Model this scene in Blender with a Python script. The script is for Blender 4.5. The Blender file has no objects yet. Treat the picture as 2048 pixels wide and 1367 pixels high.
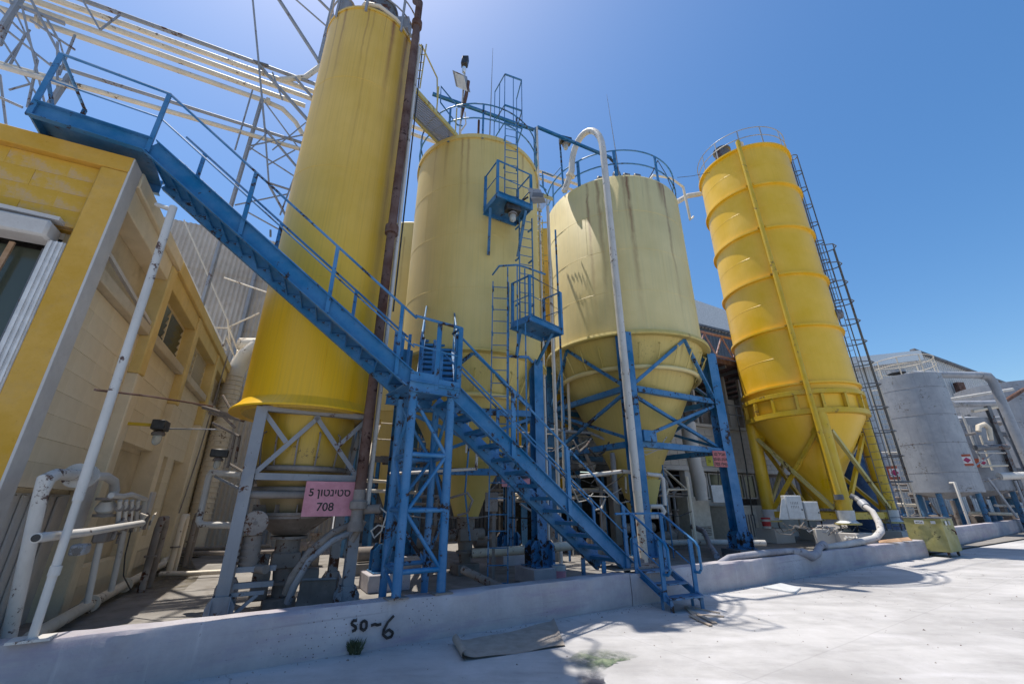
import bpy, math, random
from mathutils import Vector, Matrix
random.seed(7)
R = math.radians
sc = bpy.context.scene
COL = sc.collection
# ------------------------------------------------------------------ camera, sky, sun, exposure
EYE = 1.6; FPX = 840.0; TILT = math.atan(322 / 840.0)
CT, ST = math.cos(TILT), math.sin(TILT)
cd = bpy.data.cameras.new('camera'); cam = bpy.data.objects.new('camera', cd); COL.objects.link(cam)
cam.location = (0, 0, EYE); cam.rotation_euler = (R(90) + TILT, 0, 0)
cd.sensor_width = 36; cd.lens = FPX / 2048 * 36; cd.clip_start = .05; cd.clip_end = 3000
sc.camera = cam
SUN_EL, SUN_AZ = R(73), math.atan2(-.81, .59)
w = bpy.data.worlds.new('World'); sc.world = w; w.use_nodes = True
nt = w.node_tree; bg = nt.nodes['Background']
sky = nt.nodes.new('ShaderNodeTexSky'); sky.sky_type = 'NISHITA'; sky.sun_disc = False
sky.sun_elevation = SUN_EL; sky.sun_rotation = SUN_AZ
sky.air_density = 1.15; sky.dust_density = 1.0; sky.ozone_density = 3.0
hs_ = nt.nodes.new('ShaderNodeHueSaturation'); hs_.inputs['Saturation'].default_value = 1.28
nt.links.new(sky.outputs[0], hs_.inputs['Color']); nt.links.new(hs_.outputs[0], bg.inputs[0]); bg.inputs[1].default_value = .13
sd = bpy.data.lights.new('sun', 'SUN'); so = bpy.data.objects.new('sun', sd); COL.objects.link(so)
sd.energy = 4.8; sd.angle = R(.5); sd.color = (1, .93, .82)
sdir = Vector((-.81, .59, 0)).normalized() * math.cos(SUN_EL) + Vector((0, 0, math.sin(SUN_EL)))
so.rotation_euler = sdir.to_track_quat('Z', 'Y').to_euler()
sc.view_settings.view_transform = 'Standard'; sc.view_settings.look = 'None'
sc.view_settings.exposure = 0.3; sc.view_settings.gamma = 1

# ------------------------------------------------------------------ placing: a point of the place seen in a direction
def ray(u, v):
    a = (u - 1024) / FPX; b = (683.5 - v) / FPX
    return Vector((a, CT - b * ST, ST + b * CT))
def G(u, v, z=0.0):
    r = ray(u, v); t = (z - EYE) / r.z
    return Vector((r.x * t, r.y * t, z))
def AY(u, v, Y):
    r = ray(u, v); t = Y / r.y
    return Vector((r.x * t, Y, EYE + r.z * t))
def PL(u, v, p, d, off=0):
    n = Vector((d[1], -d[0])).normalized(); r = ray(u, v)
    q = n.dot(Vector(p[:2])) - off
    t = q / (n.x * r.x + n.y * r.y)
    return Vector((r.x * t, r.y * t, EYE + r.z * t))
def V(*a): return Vector(a)
def ANG(u, v, c, r):      # angle on a vertical cylinder where that direction meets it
    d = ray(u, v); a = d.x ** 2 + d.y ** 2; b = -2 * (d.x * c[0] + d.y * c[1]); e = c[0] ** 2 + c[1] ** 2 - r * r
    t = (-b - math.sqrt(max(0, b * b - 4 * a * e))) / (2 * a); return math.atan2(d.y * t - c[1], d.x * t - c[0])

# ------------------------------------------------------------------ mesh building
class MB:
    def __init__(s): s.v = []; s.f = []
    def add(s, vs, fs):
        n = len(s.v); s.v += [Vector(p) for p in vs]; s.f += [tuple(n + i for i in f) for f in fs]; return s
    def obox(s, c, ax, ay, az):      # centre and three half-axis vectors
        c, ax, ay, az = Vector(c), Vector(ax), Vector(ay), Vector(az)
        vs = [c + i * ax + j * ay + k * az for k in (-1, 1) for j in (-1, 1) for i in (-1, 1)]
        return s.add(vs, [(0, 2, 3, 1), (4, 5, 7, 6), (0, 1, 5, 4), (2, 6, 7, 3), (0, 4, 6, 2), (1, 3, 7, 5)])
    def box(s, lo, hi):
        lo, hi = Vector(lo), Vector(hi); c = (lo + hi) / 2; h = (hi - lo) / 2
        return s.obox(c, (h.x, 0, 0), (0, h.y, 0), (0, 0, h.z))
    def beam(s, a, b, w, h=None, up=(0, 0, 1)):
        a, b = Vector(a), Vector(b); h = h or w; d = b - a; L = d.length; d.normalize()
        up = Vector(up)
        if abs(d.dot(up)) > .98: up = Vector((0, 1, 0)) if abs(d.y) < .9 else Vector((1, 0, 0))
        x = d.cross(up).normalized(); y = x.cross(d).normalized()
        return s.obox((a + b) / 2, x * w / 2, d * L / 2, y * h / 2)
    def ibeam(s, a, b, w, h, t=.012, side=(1, 0, 0)):   # web depth h along side x d, flanges of width w along side
        a, b = Vector(a), Vector(b); d = (b - a).normalized(); L = (b - a).length
        x = Vector(side); x = (x - d * x.dot(d)).normalized(); y = d.cross(x).normalized(); c = (a + b) / 2
        s.obox(c + y * (h / 2 - t / 2), x * w / 2, y * t / 2, d * L / 2)
        s.obox(c - y * (h / 2 - t / 2), x * w / 2, y * t / 2, d * L / 2)
        s.obox(c, x * t / 2, y * (h / 2 - t), d * (L / 2 - .001)); return s
    def channel(s, a, b, h, w, t=.012, out=(0, -1, 0)):   # web vertical, flanges pointing along out
        a, b = Vector(a), Vector(b); d = (b - a).normalized(); L = (b - a).length
        o = Vector(out); o = (o - d * o.dot(d)).normalized(); y = o.cross(d).normalized()
        if y.z < 0: y = -y
        c = (a + b) / 2
        s.obox(c, o * t / 2, y * (h / 2), d * L / 2)
        for k in (1, -1): s.obox(c + y * k * (h / 2 - t / 2 - .0005) + o * (w / 2 + t / 2), o * w / 2, y * t / 2, d * (L / 2 - .001))
        return s
    def tube(s, pts, r, n=10, closed=False, cap=True):
        pts = [Vector(p) for p in pts]; m = len(pts)
        rs = r if isinstance(r, (list, tuple)) else [r] * m
        tans = []
        for i in range(m):
            if closed: t = (pts[(i + 1) % m] - pts[i - 1])
            elif i == 0: t = pts[1] - pts[0]
            elif i == m - 1: t = pts[-1] - pts[-2]
            else: t = (pts[i + 1] - pts[i]).normalized() + (pts[i] - pts[i - 1]).normalized()
            tans.append(t.normalized() if t.length > 1e-9 else Vector((0, 0, 1)))
        up = Vector((0, 0, 1)) if abs(tans[0].z) < .9 else Vector((1, 0, 0))
        x = tans[0].cross(up).normalized(); vs = []
        for i in range(m):
            x = (x - tans[i] * x.dot(tans[i])).normalized(); y = tans[i].cross(x)
            k = 1.0
            if 0 < i < m - 1 and not closed:
                c = (pts[i + 1] - pts[i]).normalized().dot((pts[i] - pts[i - 1]).normalized())
                k = 1 / max(.6, math.sqrt(max(.01, (1 + c) / 2)))
            for j in range(n):
                a = 2 * math.pi * j / n; vs.append(pts[i] + (x * math.cos(a) + y * math.sin(a)) * rs[i] * (k if k < 1.3 else 1.3))
        fs = []
        for i in range(m if closed else m - 1):
            i2 = (i + 1) % m
            for j in range(n):
                j2 = (j + 1) % n; fs.append((i * n + j, i * n + j2, i2 * n + j2, i2 * n + j))
        if cap and not closed:
            fs.append(tuple(range(n - 1, -1, -1))); fs.append(tuple((m - 1) * n + j for j in range(n)))
        return s.add(vs, fs)
    def ring(s, c, rad, r, n=48, m=8, a0=0, a1=360, nrm=None):
        c = Vector(c); full = abs(a1 - a0) >= 359.9
        k = n if full else n + 1
        pts = [c + Vector((math.cos(R(a0 + (a1 - a0) * i / n)), math.sin(R(a0 + (a1 - a0) * i / n)), 0)) * rad for i in range(k)]
        return s.tube(pts, r, m, closed=full)
    def lathe(s, prof, c, n=48, a0=0, a1=360, cap=False):
        c = Vector(c); full = abs(a1 - a0) >= 359.9; k = n if full else n + 1; m = len(prof); vs = []
        for i in range(k):
            a = R(a0 + (a1 - a0) * i / n)
            for r, z in prof: vs.append(c + Vector((math.cos(a) * r, math.sin(a) * r, z)))
        fs = []
        for i in range(n):
            i2 = (i + 1) % k
            for j in range(m - 1): fs.append((i * m + j, i2 * m + j, i2 * m + j + 1, i * m + j + 1))
        if cap:
            fs.append(tuple(i * m for i in range(k - 1, -1, -1))); fs.append(tuple(i * m + m - 1 for i in range(k)))
        return s.add(vs, fs)
    def prism(s, poly, vec):
        poly = [Vector(p) for p in poly]; vec = Vector(vec); n = len(poly)
        fs = [tuple(range(n)), tuple(range(2 * n - 1, n - 1, -1))] + [(i, n + i, n + (i + 1) % n, (i + 1) % n) for i in range(n)]
        return s.add(poly + [p + vec for p in poly], fs)
    def disc(s, c, axis, r, depth, n=24):
        a = Vector(axis).normalized(); return s.tube([Vector(c) - a * depth / 2, Vector(c) + a * depth / 2], r, n)
    def mesh(s, name, mat, off=(0, 0, 0), smooth=True, bevel=0):
        me = bpy.data.meshes.new(name); o = Vector(off)
        me.from_pydata([tuple(p - o) for p in s.v], [], s.f); me.update()
        import bmesh
        bm = bmesh.new(); bm.from_mesh(me); bmesh.ops.recalc_face_normals(bm, faces=bm.faces)
        if bevel: bmesh.ops.bevel(bm, geom=[e for e in bm.edges if len(e.link_faces) == 2 and e.calc_face_angle(0) > .6], offset=bevel, segments=1, affect='EDGES', profile=.5)
        bm.to_mesh(me); bm.free()
        me.materials.append(mat)
        if smooth:
            for p in me.polygons: p.use_smooth = True
            me.set_sharp_from_angle(angle=R(38))
        return me
    def build(s, name, mat, parent=None, org=None, smooth=True, bevel=0, kind=None, label=None):
        off = Vector((0, 0, 0))
        if parent is not None: off = rootloc(parent)
        elif org is not None: off = Vector(org)
        o = bpy.data.objects.new(name, s.mesh(name, mat, off, smooth, bevel)); COL.objects.link(o)
        if parent is not None: o.parent = parent
        else: o.location = off
        if kind: o['kind'] = kind
        if label: o['label'] = label
        return o
def rootloc(o):
    while o.parent is not None: o = o.parent
    return Vector(o.location)
def tag(o, label, cat, group=None, kind=None):
    if label: o['label'] = label
    if cat: o['category'] = cat
    if group: o['group'] = group
    if kind: o['kind'] = kind
    return o
def thing(name, label, cat, loc=(0, 0, 0), group=None):
    o = bpy.data.objects.new(name, None); COL.objects.link(o); o.location = Vector(loc); o.empty_display_size = .2
    return tag(o, label, cat, group)
def struct(name, mb, mat, org=(0, 0, 0), **k):
    o = mb.build(name, mat, None, org, **k); o['kind'] = 'structure'; return o
def rep(name, me, parent, items, kind=None):     # items: (world point, 3x3 axes or z angle)
    base = rootloc(parent)
    for p, m in items:
        o = bpy.data.objects.new(name, me); COL.objects.link(o); o.parent = parent
        if isinstance(m, (int, float)): m = Matrix.Rotation(m, 3, 'Z')
        o.matrix_local = Matrix.Translation(Vector(p) - base) @ m.to_4x4()

# ------------------------------------------------------------------ materials
def mat_base(name, rough=.5, metal=0):
    m = bpy.data.materials.new(name); m.use_nodes = True; n = m.node_tree
    b = n.nodes['Principled BSDF']; b.inputs['Roughness'].default_value = rough; b.inputs['Metallic'].default_value = metal
    return m, n, b
def nd(n, t, **k):
    x = n.nodes.new(t)
    for a, v in k.items(): setattr(x, a, v)
    return x
def mix(n, fac, a, b, blend='MIX'):
    x = nd(n, 'ShaderNodeMix', data_type='RGBA', blend_type=blend)
    for sock, val in ((x.inputs[0], fac), (x.inputs[6], a), (x.inputs[7], b)):
        if hasattr(val, 'is_linked') or isinstance(val, bpy.types.NodeSocket): n.links.new(val, sock)
        elif isinstance(val, (int, float)): sock.default_value = val
        else: sock.default_value = (*val, 1)
    return x.outputs[2]
def ramp(n, src, lo, hi, a=0, b=1):
    x = nd(n, 'ShaderNodeMapRange'); n.links.new(src, x.inputs[0])
    x.inputs[1].default_value = lo; x.inputs[2].default_value = hi; x.inputs[3].default_value = a; x.inputs[4].default_value = b
    return x.outputs[0]
def mul(n, a, b, op='MULTIPLY'):
    x = nd(n, 'ShaderNodeMath', operation=op)
    for i, v in enumerate((a, b)):
        if isinstance(v, (int, float)): x.inputs[i].default_value = v
        else: n.links.new(v, x.inputs[i])
    return x.outputs[0]
def noise(n, vec, scale, detail=5, rough=.6, sc3=None):
    if sc3:
        mp = nd(n, 'ShaderNodeMapping'); mp.inputs['Scale'].default_value = sc3; n.links.new(vec, mp.inputs[0]); vec = mp.outputs[0]
    x = nd(n, 'ShaderNodeTexNoise'); x.inputs['Scale'].default_value = scale; x.inputs['Detail'].default_value = detail
    x.inputs['Roughness'].default_value = rough; n.links.new(vec, x.inputs['Vector']); return x.outputs[0]
def bump(n, b, h, strength=.2, dist=.01):
    x = nd(n, 'ShaderNodeBump'); x.inputs['Strength'].default_value = strength; x.inputs['Distance'].default_value = dist
    n.links.new(h, x.inputs['Height']); n.links.new(x.outputs[0], b.inputs['Normal'])
def dark(c, k): return tuple(x * k for x in c)
def lite(c, k): return tuple(x + (1 - x) * k for x in c)
def paint(name, col, rough=.42, rust=.25, dust=.2, mott=.15, scale=1.0, rustcol=(.09, .035, .018), dustcol=(.5, .46, .4), metal=0, streak=.3, spec=.4):
    m, n, b = mat_base(name, rough, metal)
    tc = nd(n, 'ShaderNodeTexCoord').outputs['Object']
    a = noise(n, tc, 1.3 * scale, 6, .65)
    c = mix(n, ramp(n, a, .35, .7), dark(col, 1 - mott), lite(col, mott * .35))
    if streak:
        s = noise(n, tc, 3 * scale, 4, .6, (3, 3, .22))
        c = mix(n, ramp(n, s, .52, .75, 0, streak), c, dark(tuple(.6 * x + .4 * y for x, y in zip(col, rustcol)), .7))
    if dust:
        d = noise(n, tc, 2.2 * scale, 8, .7)
        c = mix(n, ramp(n, d, .5, .72, 0, dust), c, dustcol)
    if rust:
        r = noise(n, tc, 7 * scale, 10, .75)
        r2 = noise(n, tc, .9 * scale, 3, .5)
        f = ramp(n, mul(n, r, mul(n, r2, .55, 'ADD')), .66 - .1 * rust, .70 - .1 * rust)
        c = mix(n, f, c, rustcol)
        n.links.new(ramp(n, f, 0, 1, rough, .85), b.inputs['Roughness'])
    n.links.new(c, b.inputs['Base Color'])
    b.inputs['Specular IOR Level'].default_value = spec
    bump(n, b, noise(n, tc, 25 * scale, 4, .6), .12, .004)
    return m
def silo_mat(name, col, top, length, lines=(), streakcol=(.13, .04, .02), amt=.8, dirt=(.25, .2, .08), rough=.38, fade=None, spots=0, seam=0, thr=.6, sfreq=3.2):
    m, n, b = mat_base(name, rough)
    tc = nd(n, 'ShaderNodeTexCoord').outputs['Object']
    sp = nd(n, 'ShaderNodeSeparateXYZ'); n.links.new(tc, sp.inputs[0])
    at = nd(n, 'ShaderNodeMath', operation='ARCTAN2'); n.links.new(sp.outputs[1], at.inputs[0]); n.links.new(sp.outputs[0], at.inputs[1])
    cb = nd(n, 'ShaderNodeCombineXYZ'); n.links.new(mul(n, at.outputs[0], sfreq), cb.inputs[0]); n.links.new(mul(n, sp.outputs[2], .035), cb.inputs[1])
    cyl = cb.outputs[0]
    big = noise(n, tc, .55, 5, .6)
    c = mix(n, ramp(n, big, .35, .68), dark(col, .9), lite(col, .06))
    if fade: c = mix(n, ramp(n, sp.outputs[2], fade[0], fade[1]), fade[2], c)   # older paint lower down
    st = noise(n, cyl, 5.5, 5, .62)
    topm = ramp(n, sp.outputs[2], top - length, top, 0, 1)
    c = mix(n, ramp(n, noise(n, cyl, 14, 3, .5), .45, .8, 0, .28), c, dirt)
    f = mul(n, ramp(n, st, thr, thr + .05, 0, amt), mul(n, topm, topm))
    c = mix(n, f, c, streakcol)
    if lines:    # long rust runs from the rim, each at its own angle
        wob = mul(n, mul(n, noise(n, tc, 1.1, 4, .6), .5, 'SUBTRACT'), .09)
        ang = mul(n, at.outputs[0], wob, 'ADD'); tot = None
        brk = ramp(n, noise(n, tc, 2.5, 6, .7, (2, 2, .5)), .2, .5)
        for (a_, w_, z0_, l_, s_) in lines:
            dlt = nd(n, 'ShaderNodeMath', operation='ABSOLUTE'); n.links.new(mul(n, ang, a_, 'SUBTRACT'), dlt.inputs[0])
            k_ = mul(n, ramp(n, dlt.outputs[0], 0, w_, s_, 0), mul(n, ramp(n, sp.outputs[2], z0_ - l_, z0_, 0, 1), mul(n, ramp(n, sp.outputs[2], z0_, z0_ + .03, 1, 0), brk)))
            tot = k_ if tot is None else mul(n, tot, k_, 'MAXIMUM')
        c = mix(n, tot, c, (.19, .055, .012))
    f3 = ramp(n, noise(n, tc, 9, 6, .7), .70, .76, 0, .5 + .5 * spots)
    c = mix(n, f3, c, dark(streakcol, .6))
    if spots:
        f2 = ramp(n, mul(n, noise(n, tc, 14, 8, .8), ramp(n, noise(n, tc, 1.4, 2, .5), .5, .62)), .56, .6, 0, spots)
        c = mix(n, f2, c, (.03, .015, .012))
    n.links.new(c, b.inputs['Base Color'])
    n.links.new(ramp(n, big, .3, .7, rough - .08, rough + .16), b.inputs['Roughness'])
    bump(n, b, noise(n, tc, 1.1, 3, .5), .35, .03)
    return m
def concrete(name, col, scale=1.0, stain=.4, staincol=None, rough=.9, bstr=.4, dusty=0):
    m, n, b = mat_base(name, rough); b.inputs['Specular IOR Level'].default_value = .25
    tc = nd(n, 'ShaderNodeTexCoord').outputs['Object']
    c = mix(n, ramp(n, noise(n, tc, .9 * scale, 8, .7), .3, .7), dark(col, .78), lite(col, .1))
    c = mix(n, ramp(n, noise(n, tc, 3.5 * scale, 8, .75), .5, .75, 0, stain), c, staincol or dark(col, .45))
    c = mix(n, ramp(n, noise(n, tc, 40 * scale, 3, .6), .62, .78, 0, .35), c, dark(col, .4))
    if dusty: c = mix(n, ramp(n, noise(n, tc, 1.7 * scale, 7, .7), .48, .7, 0, dusty), c, (.62, .6, .6))
    n.links.new(c, b.inputs['Base Color'])
    bump(n, b, noise(n, tc, 22 * scale, 8, .7), bstr, .008)
    return m
def plain(name, col, rough=.6, metal=0, spec=.4):
    m, n, b = mat_base(name, rough, metal)
    tc = nd(n, 'ShaderNodeTexCoord').outputs['Object']
    c = mix(n, ramp(n, noise(n, tc, 6, 6, .65), .35, .7), dark(col, .8), lite(col, .05))
    n.links.new(c, b.inputs['Base Color']); b.inputs['Specular IOR Level'].default_value = spec
    return m
M = {}
M['blue'] = paint('blue_paint', (.002, .16, .39), .45, .65, .08, .25, rustcol=(.035, .02, .015), streak=.12)
M['blue_dusty'] = paint('blue_paint_dusty', (.012, .14, .32), .5, .7, .25, .2, rustcol=(.05, .03, .02))
M['grey'] = paint('grey_steel', (.27, .29, .33), .55, .3, .35, .15, dustcol=(.42, .38, .34))
M['grey_dark'] = paint('dark_steel', (.12, .13, .15), .5, .5, .2, .15)
M['white_pipe'] = paint('white_pipe_paint', (.58, .56, .53), .5, .2, .35, .16, rustcol=(.1, .06, .05))
M['cream_pipe'] = paint('cream_pipe_paint', (.7, .62, .5), .5, .05, .3, .12, rustcol=(.15, .09, .05))
M['dusty'] = paint('dusty_machine', (.24, .21, .19), .8, .35, .6, .2, dustcol=(.42, .38, .35), spec=.2)
M['dusty_dark'] = paint('dusty_dark_machine', (.14, .12, .11), .8, .3, .5, .2, dustcol=(.33, .3, .28), spec=.2)
M['rust'] = paint('rusty_pipe_steel', (.11, .045, .028), .85, .5, .3, .3, dustcol=(.2, .1, .06), rustcol=(.035, .015, .012), spec=.15)
M['cream'] = concrete('cream_wall_paint', (.78, .66, .46), 1, .3, (.42, .35, .25), bstr=.25)
M['cream_yellow'] = concrete('yellowed_cream_paint', (.74, .54, .19), 1, .4, (.5, .4, .25), bstr=.25)
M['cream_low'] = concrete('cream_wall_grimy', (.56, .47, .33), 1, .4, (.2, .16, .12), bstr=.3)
M['white_wall'] = concrete('white_wall_paint', (.58, .55, .52), 1, .3, (.32, .28, .26), bstr=.3)
M['yellow_wall'] = concrete('yellow_wall_paint', (.62, .335, .012), .8, .4, (.42, .3, .16), bstr=.25)
M['yellow_panel'] = concrete('yellow_panel_paint', (.62, .35, .01), .7, .95, (.4, .33, .34), bstr=.25)
M['curb'] = concrete('curb_concrete', (.5, .47, .5), 1.1, .35, (.36, .27, .36), bstr=.5, dusty=.35)
M['floor'] = concrete('plant_floor_concrete', (.21, .195, .18), .8, .7, (.09, .07, .055), bstr=.3)  # base colour lowered to put in the shade cast by the silos
M['block'] = concrete('block_wall', (.55, .51, .46), .8, .4, (.3, .26, .22), bstr=.3)
M['sheet'] = concrete('corrugated_cement_sheet', (.52, .47, .42), .5, .45, (.3, .22, .17), bstr=.1)
M['dark_sheet'] = plain('dark_metal_sheet', (.075, .085, .105), .5)
M['white_sheet'] = plain('white_metal_sheet', (.72, .71, .7), .4)
M['black'] = plain('black_plastic', (.012, .012, .013), .45)
M['void'] = plain('painted_interior_shade', (.02, .018, .016), .9)  # near-black colour stands in for shade inside rooms and the pipe end
M['rubber'] = plain('black_rubber', (.02, .02, .02), .7)
M['pink'] = plain('pink_sign_paint', (.66, .27, .34), .5)
M['redsign'] = plain('red_sign_paint', (.5, .13, .13), .5)
M['orangesign'] = plain('orange_sign_paint', (.42, .09, .04), .6)
M['ylwsign'] = plain('yellow_sign_paint', (.65, .6, .02), .5)
M['ink'] = plain('black_lettering', (.012, .01, .012), .6)
M['whiteink'] = plain('white_lettering', (.75, .75, .75), .6)
M['cabinet'] = plain('cabinet_paint', (.62, .64, .66), .4)
M['acwhite'] = plain('vent_cabinet_paint', (.6, .57, .5), .5)
M['hose'] = paint('grey_canvas_hose', (.33, .33, .38), .8, .3, .5, .3, rustcol=(.1, .08, .08), spec=.2)
M['hose_light'] = paint('pale_canvas_hose', (.55, .53, .52), .8, .2, .3, .3, rustcol=(.12, .1, .1), spec=.2)
M['card'] = plain('cardboard', (.34, .3, .26), .85, spec=.15)
M['card_brown'] = plain('brown_cardboard', (.4, .25, .15), .9, spec=.1)
M['redplastic'] = plain('red_plastic', (.5, .02, .03), .4)
M['whiteplastic'] = plain('white_plastic', (.6, .6, .6), .4)
M['wood'] = plain('weathered_wood', (.4, .32, .25), .9)
M['cart'] = paint('olive_cart_paint', (.36, .33, .11), .5, .5, .2, .25, rustcol=(.1, .09, .05))
M['leaf'] = plain('weed_leaf', (.06, .08, .03), .8)
M['galv'] = paint('galvanised_tank', (.3, .32, .36), .45, .04, .35, .15, dustcol=(.46, .46, .48), rustcol=(.16, .15, .14), streak=.45)
M['pinktruss'] = paint('faded_red_truss', (.32, .19, .2), .6, .3, .3, .1)
def curb_mat():
    m, n, b = mat_base('curb_concrete', .9); b.inputs['Specular IOR Level'].default_value = .2
    tc = nd(n, 'ShaderNodeTexCoord').outputs['Object']; mp = nd(n, 'ShaderNodeMapping'); mp.inputs['Rotation'].default_value = (0, 0, R(-31.5)); n.links.new(tc, mp.inputs[0]); v = mp.outputs[0]
    base = (.41, .38, .41)
    c = mix(n, ramp(n, noise(n, v, 1.1, 9, .7), .3, .7), dark(base, .78), (.5, .48, .5))
    c = mix(n, ramp(n, noise(n, v, 2.0, 6, .65, (.35, 1, 2.5)), .5, .72, 0, .6), c, (.3, .24, .34))
    c = mix(n, ramp(n, noise(n, v, 5, 5, .6, (2.2, 1, .15)), .6, .75, 0, .5), c, (.55, .53, .53))
    c = mix(n, ramp(n, noise(n, v, 6, 4, .6, (.05, .05, 4)), .62, .66, 0, .3), c, dark(base, .5))
    sx_ = nd(n, 'ShaderNodeTexVoronoi'); sx_.inputs['Scale'].default_value = 22; n.links.new(v, sx_.inputs[0])
    c = mix(n, mul(n, ramp(n, sx_.outputs[0], .12, .17, .9, 0), ramp(n, noise(n, v, 1.3, 3, .5), .5, .58)), c, (.12, .09, .08))
    c = mix(n, ramp(n, noise(n, v, 28, 4, .7), .66, .72, 0, .7), c, dark(base, .4))
    n.links.new(c, b.inputs['Base Color']); bump(n, b, noise(n, v, 30, 10, .85), .8, .012); return m
M['curb'] = curb_mat()
M['yel_steel'] = paint('yellow_steel', (.66, .43, .012), .4, .3, .25, .12, rustcol=(.2, .12, .05), dustcol=(.5, .4, .22))
M['yel_pale'] = paint('pale_yellow_steel', (.55, .47, .16), .45, .4, .2, .15, rustcol=(.1, .06, .03))
gm, gn, gb = mat_base('lamp_glass', .12); gb.inputs['Base Color'].default_value = (.75, .78, .76, 1); gb.inputs['Transmission Weight'].default_value = .6; gb.inputs['IOR'].default_value = 1.3
M['glass'] = gm
gm, gn, gb = mat_base('window_glass', .15); gb.inputs['Base Color'].default_value = (.07, .08, .06, 1); gb.inputs['Specular IOR Level'].default_value = .6
M['winglass'] = gm

# ------------------------------------------------------------------ ground, plant floor, curb
def ground_mat():
    m, n, b = mat_base('yard_concrete', .85); b.inputs['Specular IOR Level'].default_value = .3
    tc = nd(n, 'ShaderNodeTexCoord').outputs['Object']
    base = (.42, .41, .41)
    c = mix(n, ramp(n, noise(n, tc, .35, 8, .68), .35, .68), dark(base, .78), (.52, .51, .51))
    mp = nd(n, 'ShaderNodeMapping'); mp.inputs['Rotation'].default_value = (0, 0, R(-28)); mp.inputs['Scale'].default_value = (.6, 1.7, 1); n.links.new(tc, mp.inputs[0])
    c = mix(n, ramp(n, noise(n, mp.outputs[0], 1.0, 7, .7), .48, .7, 0, .75), c, dark(base, .66))
    c = mix(n, ramp(n, noise(n, tc, 1.3, 9, .75), .5, .7, 0, .35), c, (.56, .55, .57))
    # swirls left by washing water and tyre turns
    wv = nd(n, 'ShaderNodeTexWave'); wv.wave_type = 'RINGS'; wv.inputs['Scale'].default_value = .22; wv.inputs['Distortion'].default_value = 9; wv.inputs['Detail'].default_value = 4; wv.inputs['Detail Scale'].default_value = .6
    n.links.new(tc, wv.inputs[0])
    c = mix(n, mul(n, ramp(n, wv.outputs[1], .95, 1.0, 0, .2), ramp(n, noise(n, tc, .8, 2, .5), .45, .6)), c, (.66, .65, .68))
    vo = nd(n, 'ShaderNodeTexVoronoi', feature='DISTANCE_TO_EDGE'); vo.inputs['Scale'].default_value = .32
    ad = nd(n, 'ShaderNodeVectorMath', operation='ADD'); n.links.new(tc, ad.inputs[0])
    nv = nd(n, 'ShaderNodeTexNoise'); nv.inputs['Scale'].default_value = 1.2; nv.inputs['Detail'].default_value = 6; n.links.new(tc, nv.inputs[0]); n.links.new(nv.outputs[1], ad.inputs[1]); n.links.new(ad.outputs[0], vo.inputs[0])
    crack = ramp(n, vo.outputs[0], .0, .006, .5, 0)
    c = mix(n, mul(n, crack, ramp(n, noise(n, tc, .5, 2, .5), .5, .6)), c, dark(base, .35))
    c = mix(n, ramp(n, noise(n, tc, 30, 4, .6), .64, .72, 0, .5), c, dark(base, .4))
    mp2 = nd(n, 'ShaderNodeMapping'); mp2.inputs['Rotation'].default_value = (0, 0, R(-38)); mp2.inputs['Scale'].default_value = (.12, 9, 1); n.links.new(tc, mp2.inputs[0])
    c = mix(n, mul(n, ramp(n, noise(n, mp2.outputs[0], 1, 5, .6), .54, .66, 0, .7), ramp(n, noise(n, tc, .25, 2, .5), .48, .6)), c, dark(base, .6))
    bk = nd(n, 'ShaderNodeTexBrick'); bk.offset = 0; bk.inputs['Scale'].default_value = 1; bk.inputs['Brick Width'].default_value = 6; bk.inputs['Row Height'].default_value = 5; bk.inputs['Mortar Size'].default_value = .012; bk.inputs['Mortar Smooth'].default_value = .3
    mp3 = nd(n, 'ShaderNodeMapping'); mp3.inputs['Rotation'].default_value = (0, 0, R(-33)); mp3.inputs['Location'].default_value = (1.3, 2.1, 0); n.links.new(tc, mp3.inputs[0]); n.links.new(mp3.outputs[0], bk.inputs[0])
    c = mix(n, mul(n, bk.outputs['Fac'], .18), c, dark(base, .4))
    n.links.new(c, b.inputs['Base Color'])
    bump(n, b, noise(n, tc, 30, 10, .85), .35, .006)
    return m
M['ground'] = ground_mat()
struct('ground', MB().add([(-300, -60, 0), (500, -60, 0), (500, 500, 0), (-300, 500, 0)], [(0, 1, 2, 3)]), M['ground'], smooth=False)
CD = V(math.cos(R(31.5)), math.sin(R(31.5)), 0); CN = V(-CD.y, CD.x, 0); C0 = V(-3.24, 4.88, 0)
def CB(s, t=0, z=0): return C0 + CD * s + CN * t + V(0, 0, z)
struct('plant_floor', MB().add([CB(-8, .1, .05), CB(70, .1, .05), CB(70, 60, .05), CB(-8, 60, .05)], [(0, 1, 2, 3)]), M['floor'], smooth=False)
CH = .48
def curb(s0, s1, org, base, lab, hh=CH, n=90):
    m = MB(); prof = [(0, -.02), (-.012, hh * .3), (.0, hh - .03), (.02, hh), (.27, hh), (.29, hh - .02), (.3, -.02)]
    k = len(prof); vs = []
    for i in range(n + 1):
        s = s0 + (s1 - s0) * i / n
        for j, (t, z) in enumerate(prof):
            q = .006 * math.sin(s * 3.1 + j) + random.uniform(-.003, .003) * (z > 0) + (.025 if j in (2, 3) and random.random() < .1 else 0)
            vs.append(base + CD2 * s + CN2 * (t + q) + V(0, 0, z + random.uniform(-.004, .004) * (z > .4)))
    fs = [(i * k + j, (i + 1) * k + j, (i + 1) * k + j + 1, i * k + j + 1) for i in range(n) for j in range(k - 1)]
    fs += [tuple(range(k)), tuple(n * k + j for j in range(k - 1, -1, -1))]
    m.add(vs, fs)
    return tag(m.build('concrete_curb', M['curb'], None, org), lab, 'low wall')
CD2, CN2 = CD, CN
main_curb = curb(-7, 6.15, CB(0), C0, 'long low concrete bund wall along the front of the plant, left of the small blue steps')
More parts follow.
